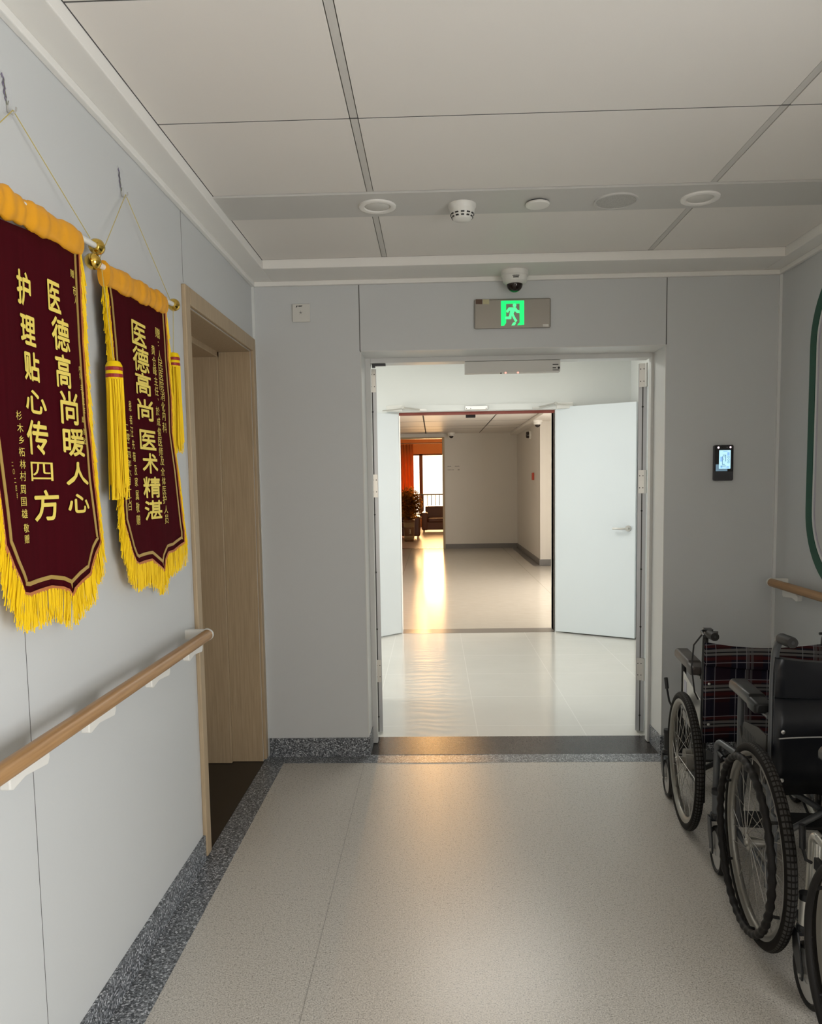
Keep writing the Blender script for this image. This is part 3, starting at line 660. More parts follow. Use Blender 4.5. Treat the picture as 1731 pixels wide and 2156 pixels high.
# potted plant
r = thing('potted_plant', 'bushy potted plant in a tall glazed pot in the lounge doorway', 'potted plant', (-0.615, 18.40, 0)); o = r.location
g = G(o); g.lathe([(0.11, 0.0), (0.118, 0.02), (0.13, 0.30), (0.138, 0.48), (0.150, 0.50), (0.150, 0.525), (0.132, 0.525), (0.125, 0.47)], o, (0, 0, 1), 32)
P_ = g.build('pot', 'pot', r, smooth=True)
g = G(o)
for z0 in (0.07, 0.10, 0.13, 0.36, 0.39, 0.42, 0.45):
    for k in range(14):
        a = -2.6 + k * 0.16; rr = 0.119 + 0.012 * z0 / 0.3 + 0.007
        g.obox((o[0] + rr * math.cos(a), o[1] + rr * math.sin(a), z0), (0.004, 0.014, 0.012), Matrix.Rotation(a, 3, 'Z'))
for dz, w, hh in ((0.29, 0.05, 0.010), (0.25, 0.035, 0.010), (0.21, 0.05, 0.010), (0.25, 0.012, 0.09)):
    a = -1.35; g.obox((o[0] + 0.132 * math.cos(a), o[1] + 0.132 * math.sin(a), dz), (0.004, w, hh), Matrix.Rotation(a, 3, 'Z'))
g.build('glaze_marks', 'cream_sticker', P_)
g = G(o); g.cyl((o[0], o[1], 0.40), (o[0], o[1], 0.50), 0.125, 24); g.build('soil', 'brown_stone', r)
g = G(o)
for k in range(9):
    a = random.uniform(0, 6.28); q = random.uniform(0.05, 0.26)
    g.tube([(o[0], o[1], 0.48), (o[0] + q * .3 * math.cos(a), o[1] + q * .3 * math.sin(a), 0.75), (o[0] + q * math.cos(a), o[1] + q * math.sin(a), random.uniform(0.95, 1.25))], [0.010, 0.007, 0.003], 6)
g.build('stem', 'curtain_pole', r, smooth=True)
g = G(o)
for k in range(4200):
    t = random.uniform(0, 6.28); zz = random.uniform(-1, 1); q = random.random() ** 0.4
    p = Vector((o[0] + 0.03 + 0.30 * q * math.sqrt(1 - zz * zz) * math.cos(t), o[1] + 0.28 * q * math.sqrt(1 - zz * zz) * math.sin(t), 0.90 + 0.40 * q * zz))
    d = Vector((random.gauss(0, 1), random.gauss(0, 1), random.gauss(0, .6))).normalized(); u, v = frame_at(d); L = random.uniform(0.045, 0.085)
    w_ = u * L * 0.28
    g.poly([p, p + d * L * .45 + w_, p + d * L, p + d * L * .45 - w_])
g.build('foliage', 'foliage', r)
# ------------------------------------------------------------------ oak doorway on the left
r = thing('oak_doorway', 'light oak door frame in the left wall beside the handrail end', 'door frame', (XL, 3.275, 0)); o = r.location
y0, y1, yi0, yi1, zt, zi = 2.745, 3.806, 2.797, 3.760, 2.130, 2.066
g = G(o)
g.box(XL - 0.001, XL + 0.016, y0, yi0, 0.012, zt); g.box(XL - 0.001, XL + 0.016, yi1, y1, 0.012, zt); g.box(XL - 0.001, XL + 0.016, yi0, yi1, zi, zt)
g.build('casing', 'oak', r, bevel=0.004)
g = G(o); g.box(XL - 0.17, XL - 0.001, yi0 - 0.004, yi0 + 0.006, 0.004, zi + 0.01); g.box(XL - 0.16, XL - 0.001, yi1 - 0.006, yi1 + 0.004, 0.004, zi + 0.004); g.box(XL - 0.16, XL - 0.001, yi0, yi1, zi - 0.004, zi + 0.006)
g.build('jamb_lining', 'oak', r, bevel=0.002)
g = G(o); g.box(XL - 0.42, XL - 0.155, yi1 - 0.030, yi1 + 0.004, 0.004, zi); g.box(XL - 0.42, XL - 0.155, yi0 - 0.03, yi0 + 0.004, 0.004, zi); g.box(XL - 0.42, XL - 0.155, yi0, yi1, zi - 0.03, zi + 0.004)
g.build('door_stop', 'oak', r, bevel=0.003)
g = G(o); g.box(XL - 0.46, XL - 0.42, yi0 - 0.02, yi1 + 0.02, 0.006, zi + 0.01); D_ = g.build('door_leaf', 'oak', r)
g = G(o); g.cyl((XL - 0.42, 2.87, 1.0), (XL - 0.40, 2.87, 1.0), 0.025, 16); g.tube([(XL - 0.40, 2.87, 1.0), (XL - 0.375, 2.87, 1.0), (XL - 0.37, 2.885, 1.0), (XL - 0.37, 2.99, 1.0)], 0.009, 8); g.build('lever_handle', 'steel', D_, smooth=True)
g = G(); g.box(XL - 0.5, XL + 0.004, yi0 - 0.03, yi1 + 0.02, -0.02, 0.003); struct(g.build('trim_6', 'brown_stone'), 'dark brown stone sill of the oak doorway', 'threshold')
g = G(); g.box(-1.6, -1.05, 2.6, 2.66, 0, 2.6); g.box(-1.6, -1.05, 3.90, 3.96, 0, 2.6); g.box(-1.62, -1.55, 2.6, 3.96, 0, 2.6); g.box(-1.6, -1.05, 2.6, 3.96, 2.09, 2.2); g.box(-1.6, -1.05, 2.6, 3.96, -0.05, -0.001)
struct(g.build('wall_closet', 'wall'), 'enclosure behind the oak doorway', 'wall')

# ------------------------------------------------------------------ handrails
def handrail(label, x, z, ya, yb, brackets, wx, sgn):
    r = thing('handrail', label, 'handrail', (x, (ya + yb) / 2, z)); o = r.location
    g = G(o); g.tube([(x, ya, z), (x, yb, z)], 0.0195, 24); g.build('rail', 'rail', r, smooth=True)
    g = G(o)                                                        # white end cap that turns back to the wall
    pr = [(x, yb - 0.001), (x, yb + 0.012), (x + sgn * 0.006, yb + 0.022), (x + sgn * 0.025, yb + 0.030), (wx, yb + 0.032)]
    g.rings([[(px + (0 if i < 2 else 0), py, z + 0.021 * math.sin(2 * PI * k / 20)) if False else (px + 0.0205 * math.cos(2 * PI * k / 20) * (1 if i < 3 else .6), py, z + 0.0205 * math.sin(2 * PI * k / 20)) for k in range(20)] for i, (px, py) in enumerate(pr[:3])])
    g.box(min(wx, x), max(wx, x), yb - 0.006, yb + 0.020, z - 0.014, z + 0.0185)
    g.build('end_cap', 'white_plastic', r, smooth=True)
    for yb_ in brackets:
        g = G(o)                                                    # curved bracket: plate on the wall below the rail, arm swooping up to it
        prof = [(yb_ + 0.012, z - 0.016), (yb_ + 0.012, z - 0.046), (yb_ + 0.004, z - 0.058), (yb_ - 0.045, z - 0.053), (yb_ - 0.085, z - 0.050), (yb_ - 0.130, z - 0.060), (yb_ - 0.142, z - 0.055), (yb_ - 0.142, z - 0.034), (yb_ - 0.10, z - 0.016)]
        g.prism([(wx - sgn * 0.040, a_, b_) for a_, b_ in prof], (-sgn * 0.022, 0, 0))
        g.prism([(wx, a_, b_) for a_, b_ in ((yb_ + 0.010, z - 0.038), (yb_ + 0.010, z - 0.0555), (yb_ - 0.005, z - 0.0555), (yb_ - 0.005, z - 0.038))], (-sgn * 0.058, 0, 0))
        g.build('bracket', 'white_plastic', r, bevel=0.003)
    return r
handrail('wooden handrail on white brackets along the left wall below the banners', -0.812, 0.884, -1.6, 2.640, [-0.02, 0.37, 0.755, 1.145, 1.545, 1.885, 2.290, 2.625], XL, -1)
handrail('wooden handrail on the right wall behind the wheelchairs', 1.622, 0.905, -1.6, 3.690, [0.0, 1.2, 2.2, 2.9, 3.60], XR, 1)

# ------------------------------------------------------------------ fittings on the end wall
r = thing('exit_sign', 'steel emergency exit sign with a lit green running figure over the door', 'exit sign', (0.396, YB, 2.234)); o = r.location
X0, X1, Zb, Zt = 0.209, 0.583, 2.160, 2.302
g = G(o); g.box(X0, X1, YB - 0.016, YB - 0.001, Zb, Zt)
pl = g.build('plate', mat('sign_steel', (0.34, 0.315, 0.28), 0.36, 0.55), r, bevel=0.006)
k = (X1 - X0) / (1548 - 160)
def sg(pts, depth=0.0022):
    return [(X0 + (px - 160) * k, YB - 0.016, Zt - (py - 712 + (px - 160) * 0.026) * k) for px, py in pts]
g = G(o)
for pts in ([(645, 740), (735, 737), (735, 1130), (700, 1178), (645, 1180)], [(735, 737), (982, 733), (982, 785), (735, 790)], [(982, 733), (1063, 730), (1063, 1163), (938, 1172), (955, 1145), (982, 1120)]):
    g.prism(sg(pts), (0, -0.0022, 0))
g.build('door_symbol', 'led_green', r)
g = G(o)
cx, cy = 890, 817
for pts in ([(cx + 31 * math.cos(t * PI / 9), cy + 33 * math.sin(t * PI / 9)) for t in range(18)],
            [(785, 855), (912, 855), (948, 903), (982, 912), (982, 952), (930, 950), (893, 915), (868, 968), (915, 1060), (938, 1085), (912, 1118), (893, 1100), (838, 992), (828, 1062), (718, 1062), (718, 1020), (786, 1018), (812, 912), (795, 912), (772, 948), (742, 935), (742, 912)],
            [(833, 1174), (862, 1128), (885, 1116), (910, 1126), (900, 1160), (885, 1173)]):
    g.prism(sg(pts), (0, -0.0034, 0))
g.build('running_figure', mat('green_pictogram_light', (0.1, 0.8, 0.35), 0.4, emit=(0.07, 0.90, 0.27), es=1.05), r)
for nm, mt, x0, x1, z0, z1 in (('label', 'brown_sticker', 188, 306, 712, 797), ('label', 'cream_sticker', 316, 432, 712, 797), ('label', 'offwhite_plastic', 1403, 1505, 1148, 1190)):
    g = G(o); g.prism(sg([(x0, z0), (x1, z0), (x1, z1), (x0, z1)]), (0, -0.0008, 0)); g.build(nm, mt, r)
# ---- wall plate
r = thing('alarm_plate', 'small square white plate high on the end wall left of the door', 'wall plate', (-0.646, YB, 2.258)); o = r.location
g = G(o); g.box(-0.690, -0.602, YB - 0.009, YB, 2.214, 2.302); g.build('plate', 'offwhite_plastic', r, bevel=0.003)
g = G(o); a = YB - 0.0092
g.prism([(-0.668, a, 2.2935), (-0.662, a, 2.2935), (-0.664, a, 2.288), (-0.669, a, 2.284), (-0.672, a, 2.284), (-0.669, a, 2.289)], (0, -0.0006, 0))
for j in range(5): g.box(-0.6585 + j * 0.0040, -0.6585 + j * 0.0040 + 0.0033, a - 0.0006, a, 2.2905 - (0.003 if j < 4 else 0.001), 2.2935)
g.build('print', 'ink', r)
g = G(o)
for j in range(5):
    t = PI / 2 + j * 2 * PI / 5; g.prism([(-0.648 + 0.0015 * math.cos(t + 1.57), a, 2.259 + 0.0015 * math.sin(t + 1.57)), (-0.648 + 0.012 * math.cos(t), a, 2.259 + 0.012 * math.sin(t)), (-0.648 - 0.0015 * math.cos(t + 1.57), a, 2.259 - 0.0015 * math.sin(t + 1.57))], (0, -0.0004, 0))
g.build('star_holes', 'grey_ink', r)
# ---- access terminal
r = thing('access_terminal', 'black wall terminal with a glowing blue screen right of the door', 'access terminal', (1.430, YB, 1.486)); o = r.location
x0, x1, z0, z1 = 1.384, 1.477, 1.398, 1.573
def rrect(x0, x1, z0, z1, rad, y, n=5):
    pts = []
    for cx, cz, a0 in ((x1 - rad, z1 - rad, 0), (x0 + rad, z1 - rad, 90), (x0 + rad, z0 + rad, 180), (x1 - rad, z0 + rad, 270)):
        for j in range(n + 1):
            t = math.radians(a0 + 90 * j / n); pts.append((cx + rad * math.cos(t), y, cz + rad * math.sin(t)))
    return pts
g = G(o); g.prism(rrect(x0, x1, z0, z1, 0.008, YB - 0.001), (0, -0.023, 0)); g.build('body', 'charcoal', r, bevel=0.0015)
g = G(o); g.prism(rrect(x0 + 0.002, x1 - 0.002, 1.443, z1 - 0.001, 0.007, YB - 0.024), (0, -0.002, 0)); B_ = g.build('front_glass', mat('terminal_glass', (0.004, 0.004, 0.006), 0.12), r)
g = G(o); g.prism([(1.390, YB - 0.026, 1.445), (1.447, YB - 0.026, 1.445), (1.447, YB - 0.026, 1.478), (1.390, YB - 0.026, 1.478)], (0, -0.0003, 0)); g.build('painted_reflection_panel', 'painted_reflection', B_)  # reflection on the front glass, painted as a faintly glowing patch
sx0, sx1, sz0, sz1 = 1.4055, 1.4615, 1.4565, 1.5475
g = G(o); g.prism(rrect(sx0, sx1, sz0, sz1, 0.002, YB - 0.0264), (0, -0.0006, 0)); S_ = g.build('screen', 'screen', r)
g = G(o); a = YB - 0.0270
def u(px, py): return (sx0 + (px - 530) / 455 * (sx1 - sx0), a, sz1 - (py - 655) / 745 * (sz1 - sz0))
def bar(p0, p1):
    A, B = u(*p0), u(*p1); g.box(min(A[0], B[0]), max(A[0], B[0]), a - 0.0004, a, min(A[2], B[2]), max(A[2], B[2]))
for p0, p1 in (((670, 845), (800, 865)), ((780, 865), (800, 1110)), ((655, 900), (672, 1230)), ((660, 1218), (760, 1240)), ((590, 1280), (800, 1305)), ((690, 985), (705, 1050)), ((660, 915), (770, 930))): bar(p0, p1)
for cy in (935, 1040, 1140):
    c = u(905, cy); g.torus(c, (0, 1, 0), 0.0044, 0.0008, 16, 4)
g.build('screen_marks', 'screen_mark', S_)
g = G(o); g.mi = 0
for p0, p1 in (((580, 920), (650, 1110)), ((590, 1305), (660, 1370)), ((660, 1355), (930, 1375)), ((830, 1305), (930, 1350)), ((690, 690), (850, 720)), ((850, 740), (940, 880))): bar(p0, p1)
g.build('screen_picture', mat('screen_blue', (0.2, 0.35, 0.6), 0.3, emit=(0.26, 0.50, 0.88), es=0.9), S_)
for px, py, rad, mt, nm in ((1.4015, 1.5605, 0.0052, 'led_pink', 'lamp'), (1.4600, 1.5612, 0.0048, 'led_pink', 'lamp'), (1.4435, 1.5610, 0.0018, 'offwhite_plastic', 'sensor'), (1.4255, 1.561, 0.004, 'dark_glass', 'camera_lens')):
    g = G(o); g.cyl((px, YB - 0.026, py), (px, YB - 0.0272, py), rad, 14); g.build(nm, mt, r)
# ---- big green framed board on the right wall (rounded corners)
r = thing('notice_board', 'large pale wall board with a rounded dark green border at the right edge', 'notice board', (XR, 2.35, 1.60)); o = r.location
def rr2(y0, y1, z0, z1, rad, n=14):
    pts = []
    for cy, cz, a0 in ((y1 - rad, z1 - rad, 0), (y0 + rad, z1 - rad, 90), (y0 + rad, z0 + rad, 180), (y1 - rad, z0 + rad, 270)):
        for j in range(n + 1):
            t = math.radians(a0 + 90 * j / n); pts.append((cy + rad * math.cos(t), cz + rad * math.sin(t)))
    return pts
def ring(ins0, ins1, x, dx, name, mt):
    g = G(o); A = rr2(1.0 + ins0, 3.512 - ins0, 0.905 + ins0, 2.345 - ins0, 0.36 - ins0); B = rr2(1.0 + ins1, 3.512 - ins1, 0.905 + ins1, 2.345 - ins1, 0.36 - ins1)
    n = len(A); v = [[g._v((xx, p[0], p[1])) for p in P] for xx, P in ((x, A), (x - dx, A), (x - dx, B), (x, B))]
    for i in range(n):
        j = (i + 1) % n
        for q in range(4): g.face([v[q][i], v[q][j], v[(q + 1) % 4][j], v[(q + 1) % 4][i]])
    g.build(name, mt, r)
ring(0, 0.052, XR, 0.012, 'green_border', 'green_border')
ring(0.054, 0.068, XR, 0.010, 'white_edge', 'trim'); ring(0.069, 0.078, XR, 0.010, 'lilac_edge', 'lilac_line')
g = G(o); g.prism([(XR, a, b) for a, b in rr2(1.079, 3.433, 0.984, 2.266, 0.281)], (-0.008, 0, 0)); g.build('panel', 'board', r)

# ------------------------------------------------------------------ ceiling strip fittings
ZP = ZC - 0.006
def downlight(x, y, label):
    r = thing('downlight', label, 'ceiling light', (x, y, ZP), group='unlit downlights'); o = r.location
    g = G(o); g.ringprofile(o, (0, 0, -1), [(0.070, 0.0), (0.069, 0.006), (0.062, 0.009), (0.050, 0.006), (0.048, 0.0)], 48); g.build('ring', 'soffit', r, smooth=True)
    g = G(o); g.lathe([(0.049, -0.0005), (0.045, 0.003), (0.001, 0.004)], o, (0, 0, -1), 40); g.build('diffuser', 'offwhite_plastic', r, smooth=True)
downlight(-0.198, 2.935, 'round unlit downlight on the ceiling strip left of the smoke detector')
downlight(0.998, 2.940, 'round unlit downlight at the right end of the ceiling strip')
r = thing('smoke_detector', 'white slotted smoke detector hanging from the ceiling strip', 'smoke detector', (0.119, 2.945, ZP)); o = r.location
g = G(o); g.lathe([(0.052, 0), (0.052, 0.010), (0.048, 0.016), (0.047, 0.020)], o, (0, 0, -1), 40); g.build('base', 'white_plastic', r, smooth=True)
g = G(o); g.lathe([(0.047, 0.018), (0.046, 0.030), (0.036, 0.052), (0.028, 0.058), (0.001, 0.060)], o, (0, 0, -1), 40); H_ = g.build('chamber', 'white_plastic', r, smooth=True)
g = G(o)
for kk, (rad, zz) in enumerate(((0.0425, 0.0375), (0.0385, 0.0470))):
    for j in range(12):
        t = j * PI / 6 + kk * PI / 12 * 0; c = (o[0] + rad * math.cos(t), o[1] + rad * math.sin(t), o[2] - zz)
        g.obox(c, (0.004, 0.013 if kk == 0 else 0.011, 0.0045), Matrix.Rotation(t, 3, 'Z'))
g.build('slots', 'screw', H_)
r = thing('blank_plate', 'small round white cover plate on the ceiling strip', 'ceiling fitting', (0.399, 2.938, ZP)); o = r.location
g = G(o); g.lathe([(0.036, 0.0), (0.036, 0.008)], o, (0, 0, -1), 40); g.build('spacer', 'charcoal', r, smooth=True)
g = G(o); g.lathe([(0.044, 0.006), (0.045, 0.010), (0.042, 0.014), (0.001, 0.016)], o, (0, 0, -1), 40); g.build('cover', 'white_plastic', r, smooth=True)
r = thing('ceiling_speaker', 'large flat round grey ceiling speaker between two downlights', 'speaker', (0.690, 2.945, ZP)); o = r.location
g = G(o); g.ringprofile(o, (0, 0, -1), [(0.081, 0.0), (0.080, 0.005), (0.074, 0.006), (0.070, 0.0)], 48); g.build('ring', 'strip', r, smooth=True)
g = G(o); g.lathe([(0.073, 0.0), (0.070, 0.0045), (0.001, 0.005)], o, (0, 0, -1), 48)
m = mat('perforated_grille', (0.40, 0.395, 0.38), 0.5); q = NT(m); vv = q.n('ShaderNodeTexVoronoi'); vv.inputs['Scale'].default_value = 350; q.l(q.pos(), vv.inputs['Vector'])
q.color(q.mix(q.math('LESS_THAN', vv.outputs['Distance'], 0.3), (0.47, 0.465, 0.44), (0.25, 0.245, 0.23))); g.build('grille', m, r, smooth=True)

# ------------------------------------------------------------------ silk banners
GLYPH = {}
def glyph(ch):
    if ch in GLYPH: return GLYPH[ch]
    c = bpy.data.curves.new('lettering', 'FONT'); c.body = ch; c.resolution_u = 3; c.offset = 0.0
    o = bpy.data.objects.new('lettering', c); COL.objects.link(o); bpy.context.view_layer.update()
    me = bpy.data.meshes.new_from_object(o.evaluated_get(bpy.context.evaluated_depsgraph_get()))
    vs = [tuple(v.co[:2]) for v in me.vertices]; fs = [list(p.vertices) for p in me.polygons]
    bpy.data.objects.remove(o); bpy.data.curves.remove(c); bpy.data.meshes.remove(me)
    xs = [v[0] for v in vs]; ys = [v[1] for v in vs]; w = max(max(xs) - min(xs), 1e-4); h = max(max(ys) - min(ys), 1e-4)
    vs = [((v[0] - min(xs)) / w - 0.5, (v[1] - min(ys)) / h - 0.5) for v in vs]
    GLYPH[ch] = (vs, fs); return GLYPH[ch]
B1L = [('护', 1.5976, 1.8263, 0.0555, 0.0683), ('理', 1.6079, 1.7434, 0.0605, 0.0585), ('贴', 1.6157, 1.6696, 0.0613, 0.059), ('心', 1.6237, 1.5956, 0.0829, 0.0467), ('传', 1.6215, 1.5197, 0.0872, 0.0701), ('四', 1.6322, 1.4475, 0.0907, 0.0407), ('方', 1.6432, 1.3741, 0.0987, 0.0649)]
B1R = [('医', 1.7191, 1.8381, 0.0481, 0.0646), ('德', 1.7374, 1.7588, 0.0705, 0.0722), ('高', 1.7398, 1.6771, 0.0615, 0.0725), ('尚', 1.759, 1.5961, 0.0777, 0.0735), ('暖', 1.7745, 1.5179, 0.1042, 0.0627), ('人', 1.7836, 1.445, 0.1132, 0.0515), ('心', 1.7831, 1.3747, 0.1084, 0.0422)]
B1S = [('杉', 1.5449, 1.5604, 0.032, 0.0182), ('木', 1.5477, 1.5355, 0.0348, 0.0183), ('乡', 1.5504, 1.5115, 0.0311, 0.0173), ('柘', 1.5488, 1.4868, 0.0342, 0.0183), ('林', 1.5498, 1.4615, 0.0343, 0.0183), ('村', 1.5479, 1.4371, 0.035, 0.0204), ('周', 1.5441, 1.4096, 0.0318, 0.0183), ('国', 1.5444, 1.3846, 0.0319, 0.0183), ('雄', 1.545, 1.3596, 0.0342, 0.0194), ('敬', 1.5494, 1.3296, 0.0306, 0.0184), ('赠', 1.5488, 1.307, 0.0276, 0.0184)]
B1D = [('二', 1.5036, 1.4604, 0.0079, 0.0079), ('〇', 1.5074, 1.4457, 0.0094, 0.0109), ('二', 1.5109, 1.4278, 0.0091, 0.0089), ('四', 1.5135, 1.4119, 0.0066, 0.0116), ('年', 1.5158, 1.3969, 0.0051, 0.014)]
B1T = [('赠', 1.8135, 1.914, 0.0229, 0.0188), ('市', 1.82, 1.8758, 0.0205, 0.0236), ('人', 1.8226, 1.8546, 0.0154, 0.0165), ('内', 1.8231, 1.6949, 0.0124, 0.0142), ('科', 1.8268, 1.6779, 0.0188, 0.0178), ('主', 1.8301, 1.6525, 0.0188, 0.0143), ('管', 1.8344, 1.6354, 0.0189, 0.0156), ('医', 1.8367, 1.6191, 0.018, 0.0149), ('生', 1.8396, 1.5992, 0.0159, 0.0144), ('周', 1.8264, 1.5743, 0.0157, 0.0143), ('浓', 1.8325, 1.5463, 0.0179, 0.0149), ('红', 1.8352, 1.5238, 0.0191, 0.0149)]
B2B = [('医', 2.2163, 1.851, 0.1027, 0.0631), ('德', 2.2229, 1.7796, 0.1133, 0.0682), ('高', 2.2326, 1.7113, 0.108, 0.0613), ('尚', 2.2398, 1.6369, 0.109, 0.0591), ('医', 2.249, 1.5494, 0.1136, 0.0545), ('术', 2.2587, 1.4808, 0.1081, 0.0574), ('精', 2.2636, 1.4097, 0.1225, 0.0601), ('湛', 2.2691, 1.3417, 0.1268, 0.0553)]
B2R = [('赠', 2.3651, 1.8832, 0.0401, 0.0311), ('：', 2.3683, 1.8509, 0.0088, 0.0143), ('人', 2.3751, 1.8177, 0.0405, 0.0286), ('民', 2.3788, 1.7889, 0.0429, 0.03), ('医', 2.3807, 1.7572, 0.043, 0.03), ('院', 2.3819, 1.7252, 0.0431, 0.0301), ('消', 2.3878, 1.6949, 0.0434, 0.0302), ('化', 2.3888, 1.6613, 0.045, 0.0289), ('内', 2.3928, 1.6331, 0.0392, 0.0289), ('科', 2.3943, 1.5967, 0.0438, 0.0316)]
B2C = [('黄', 2.3194, 1.8235, 0.0351, 0.0292), ('仓', 2.3224, 1.7916, 0.0353, 0.028), ('峰', 2.3245, 1.7631, 0.0354, 0.0293), ('主', 2.3291, 1.7324, 0.037, 0.0256), ('任', 2.3311, 1.7024, 0.0392, 0.0269), ('、', 2.3423, 1.6784, 0.0086, 0.0077), ('於', 2.3336, 1.6419, 0.0372, 0.0269), ('成', 2.3368, 1.6104, 0.0374, 0.0257), ('俊', 2.3401, 1.579, 0.0397, 0.0271), ('医', 2.3437, 1.5498, 0.0435, 0.0271), ('师', 2.3471, 1.5191, 0.0437, 0.0272), ('及', 2.3546, 1.491, 0.044, 0.0273), ('全', 2.3565, 1.4586, 0.0456, 0.0247), ('体', 2.3617, 1.4287, 0.0444, 0.0261), ('医', 2.3641, 1.4, 0.043, 0.0261), ('护', 2.3635, 1.3712, 0.046, 0.0274), ('人', 2.3731, 1.3393, 0.0487, 0.0249), ('员', 2.3753, 1.3089, 0.0488, 0.0276)]
B2L = [('患', 2.1241, 1.6375, 0.0267, 0.0292), ('者', 2.1267, 1.5996, 0.0286, 0.0258), ('汪', 2.1286, 1.5661, 0.0287, 0.0293), ('先', 2.1375, 1.5306, 0.0272, 0.0271), ('菊', 2.1394, 1.4966, 0.0291, 0.0272), ('及', 2.1471, 1.459, 0.0275, 0.0285), ('家', 2.148, 1.4258, 0.0319, 0.0261), ('属', 2.1496, 1.3878, 0.0338, 0.0274), ('敬', 2.1498, 1.3531, 0.0369, 0.0286), ('赠', 2.1498, 1.3172, 0.0382, 0.0286)]
B2D = [('二', 2.0918, 1.575, 0.022, 0.0173), ('零', 2.0983, 1.5482, 0.0291, 0.0208), ('二', 2.0974, 1.5263, 0.0233, 0.0162), ('四', 2.0985, 1.501, 0.0321, 0.0174), ('年', 2.0974, 1.4767, 0.0379, 0.0209), ('六', 2.0927, 1.4524, 0.0395, 0.0197), ('月', 2.087, 1.4281, 0.0318, 0.0219), ('十', 2.0881, 1.4038, 0.0348, 0.0208), ('七', 2.0869, 1.3784, 0.0336, 0.0208), ('日', 2.0872, 1.3563, 0.0279, 0.0197)]
OUT2 = [(2.0048, 1.946), (2.0161, 1.904), (2.0262, 1.7873), (2.031, 1.69), (2.0513, 1.5469), (2.0411, 1.3802), (2.0431, 1.3169), (2.0682, 1.2697), (2.0915, 1.2281), (2.1186, 1.1985), (2.142, 1.1892), (2.1928, 1.1907), (2.2459, 1.1909), (2.2869, 1.1706), (2.3375, 1.1472), (2.3546, 1.1828), (2.3825, 1.1997), (2.4405, 1.2005), (2.5427, 1.2204), (2.5455, 1.2621), (2.5369, 1.2915), (2.5063, 1.4679), (2.475, 1.5874), (2.4798, 1.6995), (2.4633, 1.8183), (2.4591, 1.8909), (2.4509, 1.965)]
OUT1 = [(1.5166, 1.933), (1.4548, 1.3638), (1.4609, 1.2993), (1.4879, 1.2532), (1.5107, 1.2214), (1.5257, 1.1938), (1.5528, 1.1878), (1.5937, 1.1894), (1.6492, 1.1905), (1.694, 1.1821), (1.7157, 1.1735), (1.7314, 1.1589), (1.7437, 1.1739), (1.7765, 1.1865), (1.831, 1.1993), (1.8709, 1.2472), (1.907, 1.2743), (1.9003, 1.3122), (1.8795, 1.438), (1.8749, 1.513), (1.8651, 1.5868), (1.859, 1.7678), (1.863, 1.9453), (1.8648, 1.9826)]
def inset(pts, d):
    """inward offset of an open polyline running down the left side, along the hem and up the right side"""
    out = []
    for i, p in enumerate(pts):
        a = Vector(pts[max(i - 1, 0)]); b = Vector(pts[min(i + 1, len(pts) - 1)]); t = (b - a).normalized(); out.append((p[0] - t.y * d, p[1] + t.x * d))
    return out
def resample(pts, step):
    out = [pts[0]]; acc = 0.0
    for a, b in zip(pts, pts[1:]):
        L = math.dist(a, b); n = max(1, int(round(L / step)))
        for k in range(1, n + 1): out.append((a[0] + (b[0] - a[0]) * k / n, a[1] + (b[1] - a[1]) * k / n))
    return out
